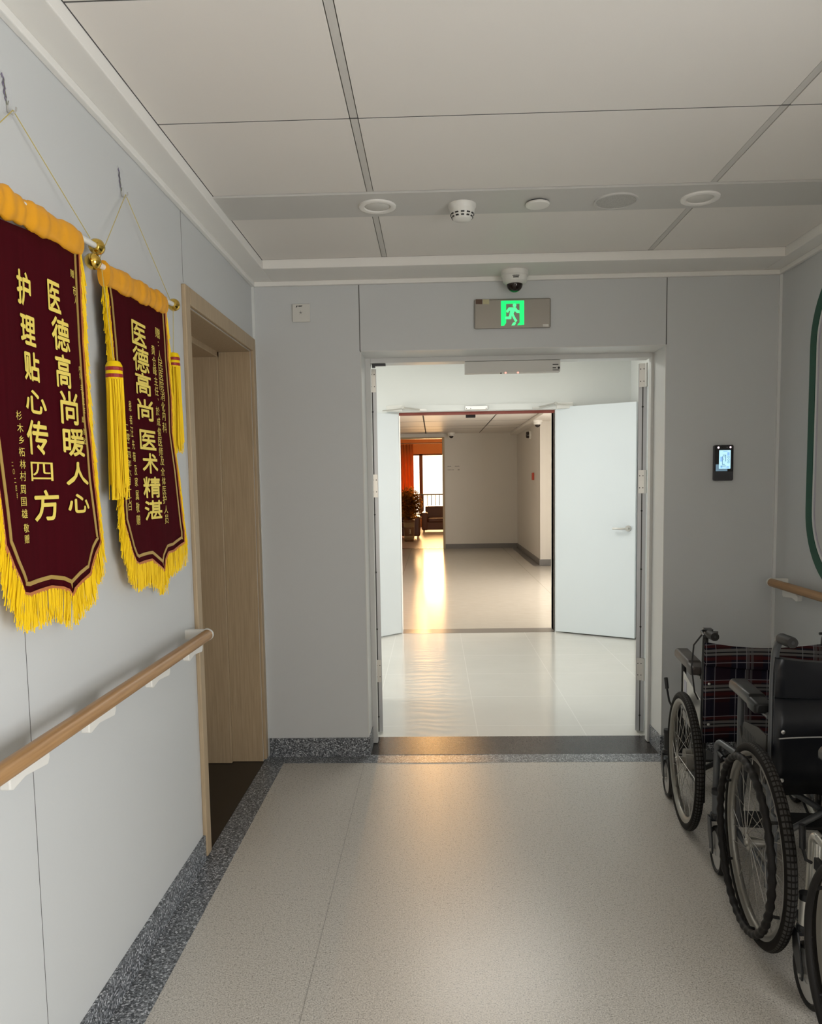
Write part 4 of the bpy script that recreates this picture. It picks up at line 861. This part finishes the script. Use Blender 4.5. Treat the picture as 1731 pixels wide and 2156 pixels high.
def banner(label, outline, rod, cols, hook, tassels, wave, nfringe0):
    """outline: hem polyline (y,z) from the top of the left side round to the top of the right side"""
    ya, za, yb, zb = rod
    r = thing('silk_banner', label, 'banner', (XL, (ya + yb) / 2, (za + zb) / 2)); o = r.location
    XB = -0.850
    def xw(y, z): return XB + wave(y, z) * min(1.0, max(0.0, (za - z) / 0.25))
    sl = (zb - za) / (yb - ya)
    top = lambda y: za + (y - ya) * sl - 0.020
    O = resample(outline, 0.02)
    # velvet
    g = G(o); n = len(O); vs = [g._v((XB, p[0], p[1])) for p in O]; f = g.face(vs)
    bmesh.ops.triangulate(g.bm, faces=[f])
    ys_ = [p[0] for p in O]; zs_ = [p[1] for p in O]
    for k in range(1, 60):
        q = Vector((0, min(ys_) + (max(ys_) - min(ys_)) * k / 60, 0)) - Vector((0, o[1], 0))
        bmesh.ops.bisect_plane(g.bm, geom=g.bm.verts[:] + g.bm.edges[:] + g.bm.faces[:], plane_co=q, plane_no=(0, 1, 0))
    for k in range(1, 14):
        q = Vector((0, 0, min(zs_) + (max(zs_) - min(zs_)) * k / 14 - o[2]))
        bmesh.ops.bisect_plane(g.bm, geom=g.bm.verts[:] + g.bm.edges[:] + g.bm.faces[:], plane_co=q, plane_no=(0, 0, 1))
    for v in g.bm.verts: v.co.x = xw(v.co.y + o[1], v.co.z + o[2]) - o[0]
    c = g.build('velvet_cloth', 'velvet', r, smooth=True, angle=180); s_ = c.modifiers.new('solid', 'SOLIDIFY'); s_.thickness = 0.0016; s_.offset = 0
    # strips following the hem
    def strip(name, d0, d1, mt, lift, P):
        A, B = inset(P, d0), inset(P, d1); g = G(o)
        a = [g._v((xw(*p) + lift, p[0], p[1])) for p in A]; b = [g._v((xw(*p) + lift, p[0], p[1])) for p in B]
        for i in range(len(A) - 1): g.face([a[i], a[i + 1], b[i + 1], b[i]])
        q = g.build(name, mt, r); s2 = q.modifiers.new('solid', 'SOLIDIFY'); s2.thickness = 0.0012; s2.offset = 0; return q
    strip('gold_trim', 0.020, 0.029, 'gold_trim', 0.0022, O)
    strip('orange_braid', -0.003, 0.006, 'piping', 0.0026, O)
    # fringe threads
    g = G(o); P = resample(outline, 0.0017); L_ = len(P)
    for i, p in enumerate(P):
        a = Vector(P[max(i - 3, 0)]); b = Vector(P[min(i + 3, L_ - 1)]); t = (b - a).normalized(); nrm = Vector((t.y, -t.x))
        dn = Vector((0, -1)) * 1.0 + nrm * 0.35; dn.normalize()
        low = 1.0 if abs(t.x) > 0.45 else 0.62
        ln = (0.074 if low == 1.0 else 0.060) * random.uniform(0.82, 1.1)
        if low < 1: dn = (Vector((0, -1)) + nrm * 0.30).normalized()
        for rep in range(2):
            w = random.uniform(0.0005, 0.0009); x = xw(*p) + random.uniform(-0.006, 0.006); j = random.gauss(0, 0.0035)
            y0_, z0_ = p[0] + random.uniform(-.0012, .0012), p[1]
            e = Vector((y0_ + dn.x * ln + j, z0_ + dn.y * ln)); m_ = Vector((y0_ + dn.x * ln * .5 + j * .2, z0_ + dn.y * ln * .5))
            R = []
            for q in (Vector((y0_, z0_)), m_, e): R.append([(x + w * math.cos(2 * PI * k / 3), q.x + w * math.sin(2 * PI * k / 3), q.y) for k in range(3)])
            g.rings(R, cap=False)
    tag(g.build('fringe', 'fringe', r), kind='stuff')
    # sleeve and rod
    g = G(o); N = 70; R = []
    y_s0, y_s1 = outline[0][0] - 0.004, outline[-1][0] + 0.008
    for i in range(N + 1):
        y = y_s0 + (y_s1 - y_s0) * i / N; z = za + (y - ya) * sl
        k1 = 0.0015 * math.sin(i * 0.9) + 0.0035 * math.sin(i * 0.31 + ya) ** 3 + random.uniform(-.0008, .0008); ring_ = []
        for k in range(16):
            a = 2 * PI * k / 16; ring_.append((XB + (0.0142 + k1) * math.cos(a) + 0.001 * math.sin(i * .5 + k), y, z - 0.016 + (0.031 + k1) * math.sin(a)))
        R.append(ring_)
    g.rings(R); g.build('gold_sleeve', 'gold_satin', r, smooth=True, angle=70)
    g = G(o); g.tube([(XB, ya, za), (XB, yb, zb)], 0.0075, 14); g.build('rod', 'white_plastic', r, smooth=True)
    for y, z, sgn in ((ya, za, -1), (yb, zb, 1)):
        g = G(o); c = Vector((XB, y + sgn * 0.006, z)); d = Vector((0, sgn, 0))
        g.lathe([(0.0095, -0.016), (0.0125, -0.016), (0.0175, -0.011), (0.0205, 0.0), (0.0175, 0.012), (0.010, 0.0185), (0.001, 0.0205)], c, d, 24); g.build('finial', 'gold_metal', r, smooth=True)
    # cord
    hy, hz = hook
    g = G(o)
    for y in (ya + 0.03, yb - 0.03): g.tube([(XL + 0.014, hy, hz), (XB, y, za + (y - ya) * sl + 0.012)], 0.0011, 5)
    g.build('hanging_cord', 'cord', r)
    # tassels
    for y, zc, ln, w, x in tassels:
        g = G(o); g.lathe([(0.001, 0.030), (w * .75, 0.026), (w, 0.016), (w * 1.02, -0.016), (w * .95, -0.020)], (x, y, zc), (0, 0, 1), 20); T_ = g.build('tassel', 'fringe', r, smooth=True)
        g = G(o); g.ringprofile((x, y, zc), (0, 0, 1), [(w * 1.00, 0.012), (w * 1.05, 0.010), (w * 1.05, 0.003), (w, 0.002)], 20); g.ringprofile((x, y, zc), (0, 0, 1), [(w * 1.00, -0.006), (w * 1.05, -0.007), (w * 1.05, -0.015), (w, -0.016)], 20); g.build('red_band', 'red_band', T_)
        g = G(o)
        for k in range(230):
            a = random.uniform(0, 2 * PI); q = math.sqrt(random.random()) * w; l = ln * random.uniform(.86, 1.02); dy = random.gauss(0, .006); rr = random.uniform(.0009, .0014)
            p0 = Vector((x + q * math.cos(a), y + q * math.sin(a), zc - 0.014)); R = []
            for t, s2 in ((0, 1.0), (.5, 1.05), (1, 1.12)):
                c = Vector((x + (p0.x - x) * s2, y + (p0.y - y) * s2 + dy * t, p0.z - l * t)); R.append([c + Vector((rr * math.cos(2 * PI * k3 / 3), rr * math.sin(2 * PI * k3 / 3), 0)) for k3 in range(3)])
            g.rings(R, cap=False)
        tag(g.build('threads', 'fringe', T_), kind='stuff')
        g = G(o); g.tube([(x, y, zc + 0.028), (XB, y - 0.005, top(y) + 0.02)], 0.0012, 5); g.build('cord', 'cord', T_)
    # lettering
    for nm, rows in cols:
        g = G(o)
        for ch, y, z, w, h in rows:
            if h < 0.03: w *= 0.82
            vs, fs = glyph(ch); V_ = [g._v((xw(y + a * w, z + b * h) + 0.0040, y + a * w, z + b * h)) for a, b in vs]
            for f in fs: g.face([V_[i] for i in f])
            if h > 0.042:                                   # heavier brush strokes for the large characters
                for dy, dz, dx in ((0.0017, 0.0, .0002), (-0.0017, 0.0, .0004), (0.0, 0.0017, .0006), (0.0, -0.0017, .0008)):
                    V_ = [g._v((xw(y + a * w, z + b * h) + 0.0040 + dx, y + a * w + dy, z + b * h + dz)) for a, b in vs]
                    for f in fs: g.face([V_[i] for i in f])
        L = g.build('lettering', 'letter', r); L['label'] = nm
    return r
bump_ = lambda y, c, s: math.exp(-((y - c) / s) ** 2)
banner('maroon velvet banner with two columns of large gold characters, nearest the viewer', [(1.405, 1.928), (1.418, 1.75), (1.436, 1.52)] + OUT1[1:], (1.372, 1.988, 1.962, 2.022),
       (('gold column of large characters', B1L), ('gold column of large characters', B1R), ('small gold donor column', B1S), ('small gold date column', B1D), ('small gold column at the right edge', B1T)),
       (1.648, 2.206), (),
       lambda y, z: 0.005 * math.sin((y - 1.4) * 21) + 0.004 * bump_(y, 1.885, 0.025), 0)
banner('maroon velvet banner with one column of large gold characters, beside the oak door frame', OUT2, (1.948, 1.978, 2.535, 2.008),
       (('gold column of large characters', B2B), ('small gold dedication column', B2R), ('small gold dedication column', B2C), ('small gold donor column', B2L), ('small gold date column', B2D)),
       (2.240, 2.250), ((1.995, 1.712, 0.315, 0.021, -0.832), (2.540, 1.825, 0.285, 0.020, -0.858)),
       lambda y, z: 0.0025 * math.sin((y - 2.0) * 24), 0)
for nm, y, z, lab in (('a', 1.648, 2.206, 'clear adhesive hook with a violet flower print holding the nearer banner'), ('b', 2.240, 2.250, 'clear adhesive hook with a pinkish flower print holding the farther banner')):
    r = thing('adhesive_hook', lab, 'wall hook', (XL, y, z), group='adhesive hooks'); o = r.location
    g = G(o); g.prism([(XL + 0.0005, a, b) for a, b in rr2(y - 0.022, y + 0.022, z - 0.012, z + 0.075, 0.008, 4)], (0.001, 0, 0)); g.build('clear_patch', 'clear', r)
    g = G(o)
    for k in range(9):
        t = k / 8; yy = y - 0.004 - 0.006 * t + 0.003 * math.sin(k * 2.1); zz = z + 0.022 + 0.042 * t; w_ = 0.0035 + 0.001 * math.sin(k * 1.7)
        g.prism([(XL + 0.0016, yy - w_, zz), (XL + 0.0016, yy, zz - 0.005), (XL + 0.0016, yy + w_, zz), (XL + 0.0016, yy, zz + 0.006)], (0.0006, 0, 0))
    g.build('flower_print', 'lavender', r)
    g = G(o); g.tube([(XL + 0.0022, y, z + 0.002), (XL + 0.0022, y - 0.004, z + 0.03), (XL + 0.0022, y - 0.008, z + 0.06)], 0.0008, 5); g.tube([(XL + 0.0022, y, z + 0.004), (XL + 0.0022, y + 0.006, z + 0.022)], 0.0007, 5); g.build('stem_print', 'stem_print', r)
    g = G(o); g.tube([(XL + 0.002, y, z + 0.010), (XL + 0.004, y, z - 0.004), (XL + 0.012, y + 0.002, z - 0.008), (XL + 0.018, y + 0.005, z + 0.002), (XL + 0.018, y + 0.006, z + 0.008)], 0.002, 8); g.build('hook', 'grey_plastic', r, smooth=True)
# ------------------------------------------------------------------ wheelchairs (local frame: x right, y forward, z up; origin on the floor between the wheel axles)
def curve3(pts, n=6):
    """rounds the corners of a polyline"""
    pts = [Vector(p) for p in pts]; out = [pts[0]]
    for i in range(1, len(pts) - 1):
        a, b, c = pts[i - 1], pts[i], pts[i + 1]; r = min((a - b).length, (c - b).length, 0.06) * 0.5 if n else 0
        p, q = b + (a - b).normalized() * r, b + (c - b).normalized() * r
        for k in range(n + 1):
            t = k / n; out.append(p * (1 - t) ** 2 + b * 2 * t * (1 - t) + q * t * t)
    out.append(pts[-1]); return out
def fan(g, prof, yfn, zfn): pass
def wheelchair(label, loc, rz, R=0.30, pt=0.03, W=0.262, P=0.215, tube='grey_paint', back='vinyl_black', pad='arm_pad', skirt='skirt_grey', top=0.865, hz=0.935, seat=0.47, arm=0.70, handrim='wavy', y_front=0.42, back_bot=0.44, style='B', lever='forward', flare=0.0, cast=0.026):
    root = thing('wheelchair', label, 'wheelchair', loc, rz, group='folding wheelchairs by the right wall')
    TR = 0.0115
    sides = (-1, 1)
    # side frames
    for s in sides:
        x = s * P; g = G()
        g.tube(curve3([(x, pt, 0.14), (x, pt, top - 0.05), (x, pt - 0.012, top + 0.03), (x, pt - 0.05, hz), (x, pt - 0.075, hz + 0.004)]), TR, 12)
        xf = s * (P + flare); g.tube(curve3([(x, pt, seat - 0.015), (x, y_front - 0.13, seat - 0.015), (xf, y_front + 0.03, seat - 0.005), (xf, y_front + 0.045, 0.24)]), TR, 12)
        g.tube([(x, pt, 0.185), (s * (P + max(flare, cast - 0.02)), y_front + 0.02, 0.23)], TR * .9, 12)
        g.tube([(x, y_front, 0.17), (x, y_front, seat - 0.02)], TR * .9, 12)
        g.build('side_frame', tube, root, smooth=True)
        # arm frame and pad
        xa = s * (P + 0.004); g = G()
        g.tube(curve3([(xa, y_front - 0.085, 0.20), (xa, y_front - 0.085, arm - 0.012), (xa, pt + 0.005, arm - 0.012)]), TR * .95, 12)
        A_ = g.build('arm_frame', tube, root, smooth=True)
        g = G()
        w_ = 0.031; a0, a1 = pt + 0.022, y_front - 0.070
        prof = [(-w_, -0.010), (-w_, 0.014), (-w_ * .75, 0.025), (w_ * .75, 0.025), (w_, 0.014), (w_, -0.010)]
        xp = xa + s * 0.010
        rg = []
        for k, (yy, sc, dz) in enumerate(((a0, .80, 0.002), (a0 + 0.012, 1.0, 0), (a0 + 0.075, 1.0, 0.0), (a0 + 0.085, .98, 0.008), (a1 - 0.02, 1.0, 0.008), (a1 - 0.006, .92, 0.004), (a1, .7, 0.0))):
            rg.append([(xp + px * sc, yy, arm + dz + pz * (sc if pz else 1)) for px, pz in prof])
        g.rings(rg); g.build('arm_pad', pad, root, bevel=0.004, smooth=True)
        # skirt guard
        g = G(); xs = s * (P + 0.010)
        if style == 'B':
            prof = [(pt + 0.02, seat - 0.02), (y_front - 0.095, seat - 0.05), (y_front - 0.095, arm - 0.13), (y_front - 0.12, arm - 0.165), (y_front - 0.135, arm - 0.105), (y_front - 0.15, arm - 0.10), (pt + 0.10, arm - 0.075), (pt + 0.02, arm - 0.075)]
        else:
            prof = [(pt + 0.015, seat - 0.06), (y_front - 0.10, seat - 0.06), (y_front - 0.10, arm - 0.065), (pt + 0.015, arm - 0.105)]
        g.prism([(xs, a, b) for a, b in prof], (-s * 0.005, 0, 0)); K_ = g.build('skirt_guard', skirt, root, bevel=0.002)
        if style == 'B':
            g = G()
            for k in range(9):
                for j in range(2):
                    yy = pt + 0.125 + k * 0.016; zz = arm - 0.135 - j * 0.042; g.box(xs + s * 0.0002 - 0.0004, xs + s * 0.0006 + 0.0004, yy - 0.003, yy + 0.003, zz - 0.017, zz + 0.017)
            g.build('vent_slots', 'ink', K_)
        if style == 'A':
            g = G(); g.box(xs - 0.001, xs + 0.001, y_front - 0.17, y_front - 0.125, arm - 0.16, arm - 0.095) if s < 0 else g.box(xs - 0.001, xs + 0.001, y_front - 0.17, y_front - 0.125, arm - 0.16, arm - 0.095)
            g.build('sticker', 'sticker_lilac', K_)
        # push handle
        g = G(); hp = [(x, pt - 0.055, hz + 0.001), (x, pt - 0.15, hz + 0.008)]
        g.tube([hp[0], (x, pt - 0.062, hz + .002), (x, pt - 0.14, hz + .0075), hp[1]], [0.0150, 0.0165, 0.0165, 0.0150], 14)
        H_ = g.build('push_handle', 'black_rubber', root, smooth=True)
        g = G(); g.cyl((x, pt - 0.149, hz + 0.008), (x, pt - 0.1515, hz + 0.008), 0.005, 10); g.build('end_hole', 'ink', H_)
        # brake on the handle (folding chair with brake cable)
        if style == 'A':
            g = G(); xo = x - s * 0.0
            g.obox((x, pt - 0.045, hz + 0.004), (0.030, 0.035, 0.030), Matrix.Identity(3)); g.tube([(x + s * 0.016, pt - 0.045, hz + 0.012), (x + s * 0.03, pt - 0.07, hz + 0.012), (x + s * 0.032, pt - 0.12, hz + 0.006)], 0.005, 8)
            g.cyl((x - s * 0.012, pt - 0.05, hz + 0.006), (x - s * 0.035, pt - 0.055, hz + 0.006), 0.005, 8)
            g.build('brake_grip', 'black_plastic', H_, smooth=True)
            g = G(); g.tube([(x + s * 0.02, pt - 0.04, hz - 0.005), (x + s * 0.045, pt - 0.02, hz - 0.05), (x + s * 0.05, pt - 0.01, hz - 0.14), (x + s * 0.035, pt, hz - 0.24), (x + s * 0.02, pt + 0.005, hz - 0.27)], 0.0032, 8)
            g.build('brake_cable', 'black_plastic', root, smooth=True)
        # parking brake lever
        g = G(); yl = min(y_front - 0.02, R + 0.045)
        g.obox((s * (P + 0.022), yl - 0.01, seat - 0.055), (0.012, 0.06, 0.03), Matrix.Identity(3))
        if lever == 'up': q1, q2, q3, q4 = (P + 0.03, yl, seat - 0.055), (P + 0.045, yl + 0.03, seat - 0.02), (P + 0.05, yl + 0.055, seat + 0.03), (P + 0.052, yl + 0.075, seat + 0.075)
        elif lever == 'low': q1, q2, q3, q4 = (P + 0.012, y_front + 0.01, 0.375), (P + 0.028, y_front + 0.006, 0.385), (P + 0.040, y_front, 0.42), (P + 0.043, y_front, 0.485)
        else: q1, q2, q3, q4 = (P + 0.03, yl, seat - 0.055), (P + 0.04, yl + 0.03, seat - 0.05), (P + 0.042, yl + 0.05, seat - 0.05), (P + 0.045, yl + 0.10, seat - 0.045)
        q1, q2, q3, q4 = [(s * a, b, c) for a, b, c in (q1, q2, q3, q4)]
        g.tube([q1, q2, q3], 0.0045, 8); g.tube([q3, q4], 0.0085, 10)
        g.build('brake_lever', 'black_plastic', root, smooth=True)
        # big wheel
        wx = s * W; hub = (wx, 0, R)
        we = bpy.data.objects.new('rear_wheel', None); we.empty_display_size = 0.05; COL.objects.link(we); we.parent = root; we.location = hub
        tr = 0.0175
        g = G(); g.ringprofile((0, 0, 0), (1, 0, 0), [(R - tr + tr * math.cos(a), tr * .98 * math.sin(a)) for a in [2 * PI * k / 14 for k in range(14)]], 120); g.build('tyre', 'tyre', we, smooth=True, angle=80)
        g = G(); q = R - 2 * tr
        g.ringprofile((0, 0, 0), (1, 0, 0), [(q + 0.006, -0.0130), (q - 0.006, -0.0125), (q - 0.016, -0.006), (q - 0.018, 0), (q - 0.016, 0.006), (q - 0.006, 0.0125), (q + 0.006, 0.0130)], 100); g.build('rim', 'rim', we, smooth=True)
        g = G(); g.lathe([(0.010, -0.036), (0.012, -0.030), (0.024, -0.028), (0.024, -0.024), (0.014, -0.020), (0.014, 0.020), (0.024, 0.024), (0.024, 0.028), (0.012, 0.030), (0.010, 0.036)], (0, 0, 0), (1, 0, 0), 20)
        g.cyl((-s * -0.036, 0, 0), (-s * 0.055, 0, 0), 0.006, 10)
        g.build('hub', 'spoke', we, smooth=True)
        sp = None
        for k in range(28):
            if k < 2:
                g = G(); sgn = 1 if k else -1; a0 = 1.15 * sgn
                g.tube([(0.026 * sgn, 0.022 * math.cos(a0), 0.022 * math.sin(a0)), (0.002 * sgn, (q - 0.014), 0.0)], 0.00115, 5)
                ob = g.build('spoke', 'spoke', we); protos = (protos + [ob]) if k else [ob]
            else: ob = copy_obj(protos[k % 2], we)
            ob.rotation_euler = (2 * PI * k / 28 + (0.0 if k % 2 else .02), 0, 0)
        # hand rim
        hx = s * 0.040; HR = R - 0.046
        if handrim != 'none': g = G()
        if handrim == 'none': pass
        elif handrim == 'wavy': g.torus((hx, 0, 0), (1, 0, 0), HR, 0.0112, 168, 10, 1.0, lambda a: 1 + 0.16 * math.sin(a * 42))
        else: g.torus((hx, 0, 0), (1, 0, 0), HR, 0.009, 100, 10)
        hr = None if handrim == 'none' else g.build('hand_rim', 'black_rubber' if handrim != 'silver' else 'rim', we, smooth=True, angle=80)
        for k in range(0 if hr is None else 6):
            t = 2 * PI * k / 6 + 0.4; g = G(); g.tube([(hx, HR * math.cos(t), HR * math.sin(t)), (s * 0.012, (q - 0.006) * math.cos(t), (q - 0.006) * math.sin(t))], 0.0045, 6); g.build('hand_rim_stay', 'black_rubber', hr)
        if style == 'A':
            g = G(); g.cyl((s * 0.0, 0, 0), (-s * 0.04, 0, 0), 0.045, 24); g.build('drum_brake', 'rim', we, smooth=True)
        # castor
        cx, cy, cr = s * (P + cast), y_front + 0.005, 0.085
        ce = bpy.data.objects.new('castor', None); ce.empty_display_size = 0.05; COL.objects.link(ce); ce.parent = root; ce.location = (cx, cy, 0)
        g = G(); g.cyl((0, 0, 0.200), (0, 0, 0.275), 0.0165, 16); g.build('stem_housing', tube, ce, smooth=True)
        g = G(); g.cyl((0, 0, 0.275), (0, 0, 0.292), 0.018, 16); g.build('stem_cap', 'black_plastic', ce, smooth=True)
        g = G(); g.lathe([(0.019, 0.205), (0.022, 0.200), (0.022, 0.186), (0.018, 0.182)], (0, 0, 0), (0, 0, 1), 20)
        for q2 in (-1, 1):
            g.prism([(q2 * 0.021, -0.016, 0.19), (q2 * 0.021, 0.020, 0.19), (q2 * 0.021, 0.012, 0.13), (q2 * 0.021, -0.03, cr - 0.014), (q2 * 0.021, -0.05, cr - 0.012), (q2 * 0.021, -0.052, cr + 0.012)], (q2 * 0.006, 0, 0))
        g.box(-0.022, 0.022, -0.016, 0.018, 0.178, 0.19); g.build('fork', 'black_plastic', ce, bevel=0.002)
        g = G(); g.ringprofile((0, -0.042, cr), (1, 0, 0), [(cr - 0.0005 - 0.011 + 0.011 * math.cos(a), 0.0155 * math.sin(a)) for a in [2 * PI * k / 10 for k in range(10)]], 48); g.build('castor_tyre', 'black_rubber' if style != 'A' else 'black_rubber', ce, smooth=True)
        g = G(); g.lathe([(cr - 0.019, -0.010), (0.02, -0.012), (0.02, 0.012), (cr - 0.019, 0.010)], (0, -0.042, cr), (1, 0, 0), 28); g.build('castor_hub', 'grey_plastic', ce, smooth=True)
        g = G(); g.cyl((-0.031, -0.042, cr), (0.031, -0.042, cr), 0.005, 10); g.build('axle_bolt', 'steel', ce)
        # footrest
        g = G(); fx = s * (P - 0.055)
        g.tube(curve3([(fx, y_front + 0.045, seat - 0.09), (fx, y_front + 0.065, 0.30), (fx, y_front + 0.11, 0.13)]), TR * .9, 10); g.build('footrest_hanger', tube, root, smooth=True)
        g = G(); x0, x1 = sorted((s * 0.025, s * (P - 0.02))); g.box(x0, x1, y_front + 0.085, y_front + 0.215, 0.115, 0.128); g.build('footplate', 'black_plastic', root, bevel=0.006)
    # axle plates, cross brace, seat
    for s in sides:
        g = G(); g.box(s * P - 0.006, s * P + 0.006, min(pt, 0) - 0.02, max(pt, 0) + 0.03, R - 0.10, R + 0.09); g.build('axle_plate', tube, root, bevel=0.003)
        g = G(); ym = (pt + y_front) / 2 - 0.03 + s * 0.011
        g.tube([(s * (P - 0.005), ym, 0.19), (-s * (P - 0.005), ym, seat - 0.012)], 0.0105, 10); g.build('cross_brace', tube if style != 'A' else 'black_tube', root, smooth=True)
    def sling(name, mt, pts, bow, thick, n=14, par=root, updir=None):
        """panel between the side tubes; pts: profile (y,z) list; bow: sag in the middle"""
        g = G(); rows_ = []
        for i in range(n + 1):
            u_ = -1 + 2 * i / n; x = u_ * (P + 0.004); b = bow * (1 - u_ * u_)
            rows_.append([g._v((x, y + (b if updir is None else 0), z - (b if updir == 'z' else 0) - (tb * (1 - u_ * u_)))) for y, z, tb in pts])
        for i in range(n):
            for k in range(len(pts) - 1): g.face([rows_[i][k], rows_[i + 1][k], rows_[i + 1][k + 1], rows_[i][k + 1]])
        o = g.build(name, mt, par, smooth=True); m_ = o.modifiers.new('solid', 'SOLIDIFY'); m_.thickness = thick; m_.offset = 0; return o
    yb = pt - TR - 0.004
    n_ = 10
    bk = sling('backrest', back, [(yb, back_bot + (top - back_bot) * k / n_, 0.028 if k == n_ else 0.02 * k / n_) for k in range(n_ + 1)], 0.035, 0.007)
    sling('seat', back, [(pt + 0.01 + (y_front - pt - 0.03) * k / 6, seat, 0) for k in range(7)], 0.028, 0.012, updir='z')
    if style == 'B':
        sling('back_flap', back, [(yb - 0.010, top - 0.115, 0.012), (yb - 0.014, top - 0.112, 0.012), (yb - 0.013, top - 0.05, 0.014), (yb - 0.010, top + 0.004, 0.022), (yb + 0.004, top + 0.008, 0.024)], 0.035, 0.004, par=bk)
        sling('back_pocket', back, [(yb - 0.006, back_bot + 0.004, 0), (yb - 0.012, back_bot + 0.10, 0), (yb - 0.013, back_bot + 0.19, 0), (yb - 0.008, top - 0.112, 0.012)], 0.030, 0.004, par=bk)
        for z in (back_bot + 0.055, back_bot + 0.205):
            g = G(); g.lathe([(0.0065, 0), (0.006, 0.003), (0.002, 0.0045)], (-P + 0.022, yb - 0.012, z), (0, -1, 0), 14); g.build('rivet', 'steel', bk, smooth=True)
        g = G(); g.tube([(-P + 0.01 + k * 0.0205, yb - 0.0155 + 0.03 * (1 - (-1 + k / 10) ** 2), back_bot + 0.185 - 0.003 * k * 0) for k in range(21)], 0.0022, 6); g.build('piping', 'grey_plastic', bk)
    if style == 'A':
        sling('top_pocket', back, [(yb - 0.010, top - 0.085, 0.022), (yb - 0.013, top - 0.08, 0.022), (yb - 0.010, top - 0.02, 0.024), (yb - 0.002, top + 0.004, 0.028)], 0.032, 0.004, par=bk)
        for z in (top - 0.16, top - 0.32):
            g = G(); g.lathe([(0.006, 0), (0.0055, 0.003), (0.002, 0.004)], (-P + 0.014, yb - 0.006, z), (0, -1, 0), 12); g.build('rivet', 'steel', bk, smooth=True)
    return root
def place(wc, yaw, W):      # origin from the position of the left wheel
    return (wc[0] + W * math.cos(yaw), wc[1] - W * math.sin(yaw), 0)
wheelchair('wheelchair with a plaid fabric back, farthest along the right wall', place((1.003, 3.035), 0.105, 0.262), -0.105, R=0.273, pt=-0.10, tube='black_tube', back='plaid', pad='arm_pad_brown', skirt='skirt_silver', top=0.780, hz=0.822, seat=0.44, arm=0.650, handrim='none', y_front=0.32, back_bot=0.385, style='A', lever='up', flare=0.015, cast=0.050)
wheelchair('wheelchair with a black vinyl back and ribbed black hand rim, in the middle', place((0.972, 2.266), 0.097, 0.262), -0.097, R=0.300, pt=0.035, flare=0.048, cast=0.054, arm=0.692)
wheelchair('wheelchair with bright silver tubes at the right edge, nearest the viewer', place((0.947, 1.585), 0.05, 0.262), -0.05, R=0.300, pt=0.03, tube='silver_tube', handrim='plain', seat=0.455, y_front=0.405, lever='low')
